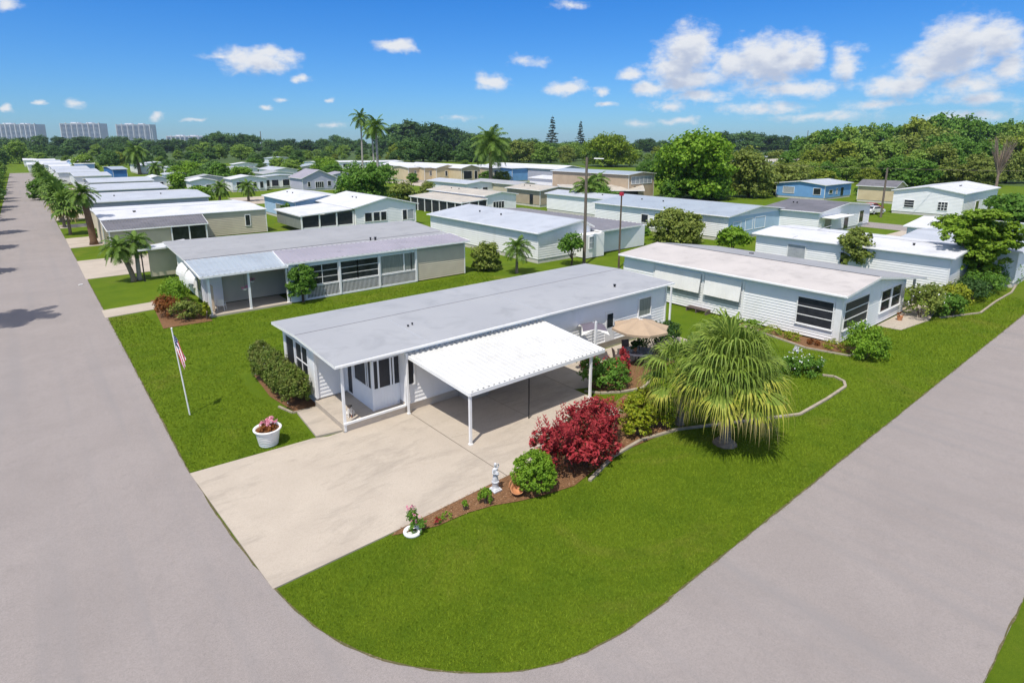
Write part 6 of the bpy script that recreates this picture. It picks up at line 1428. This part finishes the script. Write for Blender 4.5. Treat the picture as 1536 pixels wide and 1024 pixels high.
sx = nt.nodes.new('ShaderNodeSeparateXYZ'); nt.links.new(tc.outputs['Generated'], sx.inputs[0])
az = mth('ARCTAN2', sx.outputs[1], sx.outputs[0]); ev = mth('ARCSINE', sx.outputs[2])
cv = nt.nodes.new('ShaderNodeCombineXYZ'); nt.links.new(az, cv.inputs[0]); nt.links.new(ev, cv.inputs[1])
def adir(px, py):
    v_ = Vector(ray(px, py)).normalized(); return math.atan2(v_.y, v_.x), math.asin(v_.z)
clouds = [(1032, 72, 46, 34, 1), (1015, 98, 50, 16, .9), (1150, 85, 74, 32, 1), (1208, 72, 40, 28, .9), (1265, 88, 34, 26, .8), (1100, 92, 40, 24, .9), (1030, 116, 60, 16, .8), (968, 132, 34, 11, .8), (948, 110, 30, 11, .75), (1050, 140, 66, 10, .65), (1190, 130, 84, 14, .7), (1140, 158, 96, 9, .55), (1000, 156, 40, 8, .5),
    (1435, 62, 64, 36, 1), (1492, 55, 46, 32, 1), (1400, 92, 66, 22, .9), (1520, 98, 40, 22, .9), (1345, 122, 58, 17, .85), (1455, 122, 90, 18, .65), (1320, 155, 64, 9, .55), (1465, 148, 90, 11, .6), (1230, 172, 120, 8, .45), (1450, 172, 110, 8, .45), (1020, 180, 34, 6, .5), (960, 184, 26, 5, .45),
    (388, 86, 62, 15, .85), (330, 82, 34, 6, .55), (398, 76, 24, 9, .8), (597, 67, 36, 10, .75), (738, 119, 29, 13, .85), (848, 128, 36, 12, .8), (795, 88, 38, 9, .5), (897, 136, 16, 6, .6), (905, 156, 20, 4, .6), (450, 114, 17, 6, .6), (422, 148, 15, 4, .65), (395, 161, 14, 4, .6), (115, 157, 20, 6, .5), (293, 180, 22, 3, .6), (242, 171, 14, 5, .6), (8, 157, 16, 7, .75), (64, 154, 12, 4, .6), (495, 148, 12, 4, .6), (10, 6, 30, 8, .45), (852, 5, 34, 7, .45), (500, 186, 24, 4, .4), (690, 176, 30, 4, .4)]
dn = nt.nodes.new('ShaderNodeTexNoise'); dn.inputs['Scale'].default_value = 14; dn.inputs['Detail'].default_value = 5; dn.inputs['Roughness'].default_value = .62
mp = nt.nodes.new('ShaderNodeMapping'); mp.inputs['Scale'].default_value = (1, 1.5, 1); nt.links.new(cv.outputs[0], mp.inputs[0]); nt.links.new(mp.outputs[0], dn.inputs[0])
# domain warp gives billowed outlines
wv = nt.nodes.new('ShaderNodeVectorMath'); wv.operation = 'MULTIPLY_ADD'; nt.links.new(dn.outputs['Color'], wv.inputs[0]); wv.inputs[1].default_value = (.05, .028, 0); nt.links.new(cv.outputs[0], wv.inputs[2])
wsub = nt.nodes.new('ShaderNodeVectorMath'); wsub.operation = 'SUBTRACT'; nt.links.new(wv.outputs[0], wsub.inputs[0]); wsub.inputs[1].default_value = (.025, .014, 0)
def field(dy):
    acc = None
    for (px, py, rx, ry, s) in clouds:
        a0, e0 = adir(px, py+ry*.25); a1, _ = adir(px+rx, py); _, e1 = adir(px, py-ry)
        ra = abs(a1-a0)*(1.22 if s >= .8 and rx > 40 else 1); re = abs(e1-e0)*(1.22 if s >= .8 and rx > 40 else 1)
        m1 = nt.nodes.new('ShaderNodeVectorMath'); m1.operation = 'SUBTRACT'; nt.links.new(wsub.outputs[0], m1.inputs[0]); m1.inputs[1].default_value = (a0, e0-dy, 0)
        m2 = nt.nodes.new('ShaderNodeVectorMath'); m2.operation = 'MULTIPLY'; nt.links.new(m1.outputs[0], m2.inputs[0]); m2.inputs[1].default_value = (1/ra, 1/re, 0)
        ln = nt.nodes.new('ShaderNodeVectorMath'); ln.operation = 'LENGTH'; nt.links.new(m2.outputs[0], ln.inputs[0])
        v_ = mth('MULTIPLY_ADD', ln.outputs['Value'], -s, s)
        acc = v_ if acc is None else mth('MAXIMUM', acc, v_)
    return acc
fd = field(0)
n2 = nt.nodes.new('ShaderNodeTexNoise'); n2.inputs['Scale'].default_value = 38; n2.inputs['Detail'].default_value = 6; n2.inputs['Roughness'].default_value = .6; nt.links.new(mp.outputs[0], n2.inputs[0])
dens = mth('ADD', fd, mth('MULTIPLY', mth('SUBTRACT', n2.outputs['Fac'], .5), 1.15))
cov = nt.nodes.new('ShaderNodeMapRange'); cov.interpolation_type = 'SMOOTHSTEP'; cov.inputs[1].default_value = -.06; cov.inputs[2].default_value = .62; nt.links.new(dens, cov.inputs[0])
# lit tops / grey bases: look a little way up the sky; thick cloud above means shade here
fd2 = field(.02)
mp2 = nt.nodes.new('ShaderNodeMapping'); mp2.inputs['Location'].default_value = (-.006, .024, 0); mp2.inputs['Scale'].default_value = (1, 1.5, 1); nt.links.new(cv.outputs[0], mp2.inputs[0])
n3 = nt.nodes.new('ShaderNodeTexNoise'); n3.inputs['Scale'].default_value = 38; n3.inputs['Detail'].default_value = 4; nt.links.new(mp2.outputs[0], n3.inputs[0])
d2 = mth('ADD', fd2, mth('MULTIPLY', mth('SUBTRACT', n3.outputs['Fac'], .5), 1.5))
lit = nt.nodes.new('ShaderNodeMapRange'); lit.interpolation_type = 'SMOOTHSTEP'; lit.inputs[1].default_value = .95; lit.inputs[2].default_value = .1; nt.links.new(d2, lit.inputs[0])
cc = mixc(nt, lit.outputs[0], (4.6, 5.1, 6.3), (7.6, 7.7, 7.9))
tcol = mixc(nt, ramp(nt, ev, .0, .22), (.44, .74, 1.14), (.19, .66, 1.26))
tint = nt.nodes.new('ShaderNodeMix'); tint.data_type = 'RGBA'; tint.blend_type = 'MULTIPLY'; tint.inputs[0].default_value = 1; nt.links.new(st.outputs[0], tint.inputs[6]); nt.links.new(tcol, tint.inputs[7])
skyc = mixc(nt, mth('MULTIPLY', cov.outputs[0], .93), tint.outputs[2], cc)
# unseen bright broken cloud, added higher up and behind to lighten the shadows
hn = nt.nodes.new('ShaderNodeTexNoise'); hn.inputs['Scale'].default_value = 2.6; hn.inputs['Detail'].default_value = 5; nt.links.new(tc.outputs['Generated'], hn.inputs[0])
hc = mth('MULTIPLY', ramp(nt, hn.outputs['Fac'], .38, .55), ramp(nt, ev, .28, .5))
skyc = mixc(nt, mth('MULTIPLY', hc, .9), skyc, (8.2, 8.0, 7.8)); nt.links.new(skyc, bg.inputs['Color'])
# air
HAZE = 1
if HAZE:
    mb = MB(); mb.box((-1400, -500, -1), (3500, 3500, 75)); o = mb.build('haze', M['grass']); o.data.materials.clear()
    m = bpy.data.materials.new('air'); m.use_nodes = True; hn_ = m.node_tree; hn_.nodes.clear(); ho = hn_.nodes.new('ShaderNodeOutputMaterial'); pv = hn_.nodes.new('ShaderNodeVolumePrincipled')
    pv.inputs['Density'].default_value = .00008; pv.inputs['Color'].default_value = (.62, .78, .95, 1); pv.inputs['Anisotropy'].default_value = .2; hn_.links.new(pv.outputs[0], ho.inputs['Volume']); o.data.materials.append(m)
    tag(o, 'thin blue daylight haze filling the air to the horizon', 'haze', kind='stuff')
cam = bpy.data.cameras.new('camera'); co = bpy.data.objects.new('camera', cam); C.objects.link(co); sc.camera = co
cam.sensor_width = 36; cam.lens = 36*FL/1536; cam.shift_y = -(512-PY)/1536; cam.clip_end = 12000; cam.clip_start = .1
co.location = (0, 0, H); dv = Vector((fw[0]*math.cos(TH), fw[1]*math.cos(TH), -math.sin(TH))); co.rotation_euler = dv.to_track_quat('-Z', 'Y').to_euler()
sc.view_settings.view_transform = 'Standard'; sc.view_settings.look = 'None'; sc.view_settings.gamma = 1; sc.view_settings.exposure = -.1
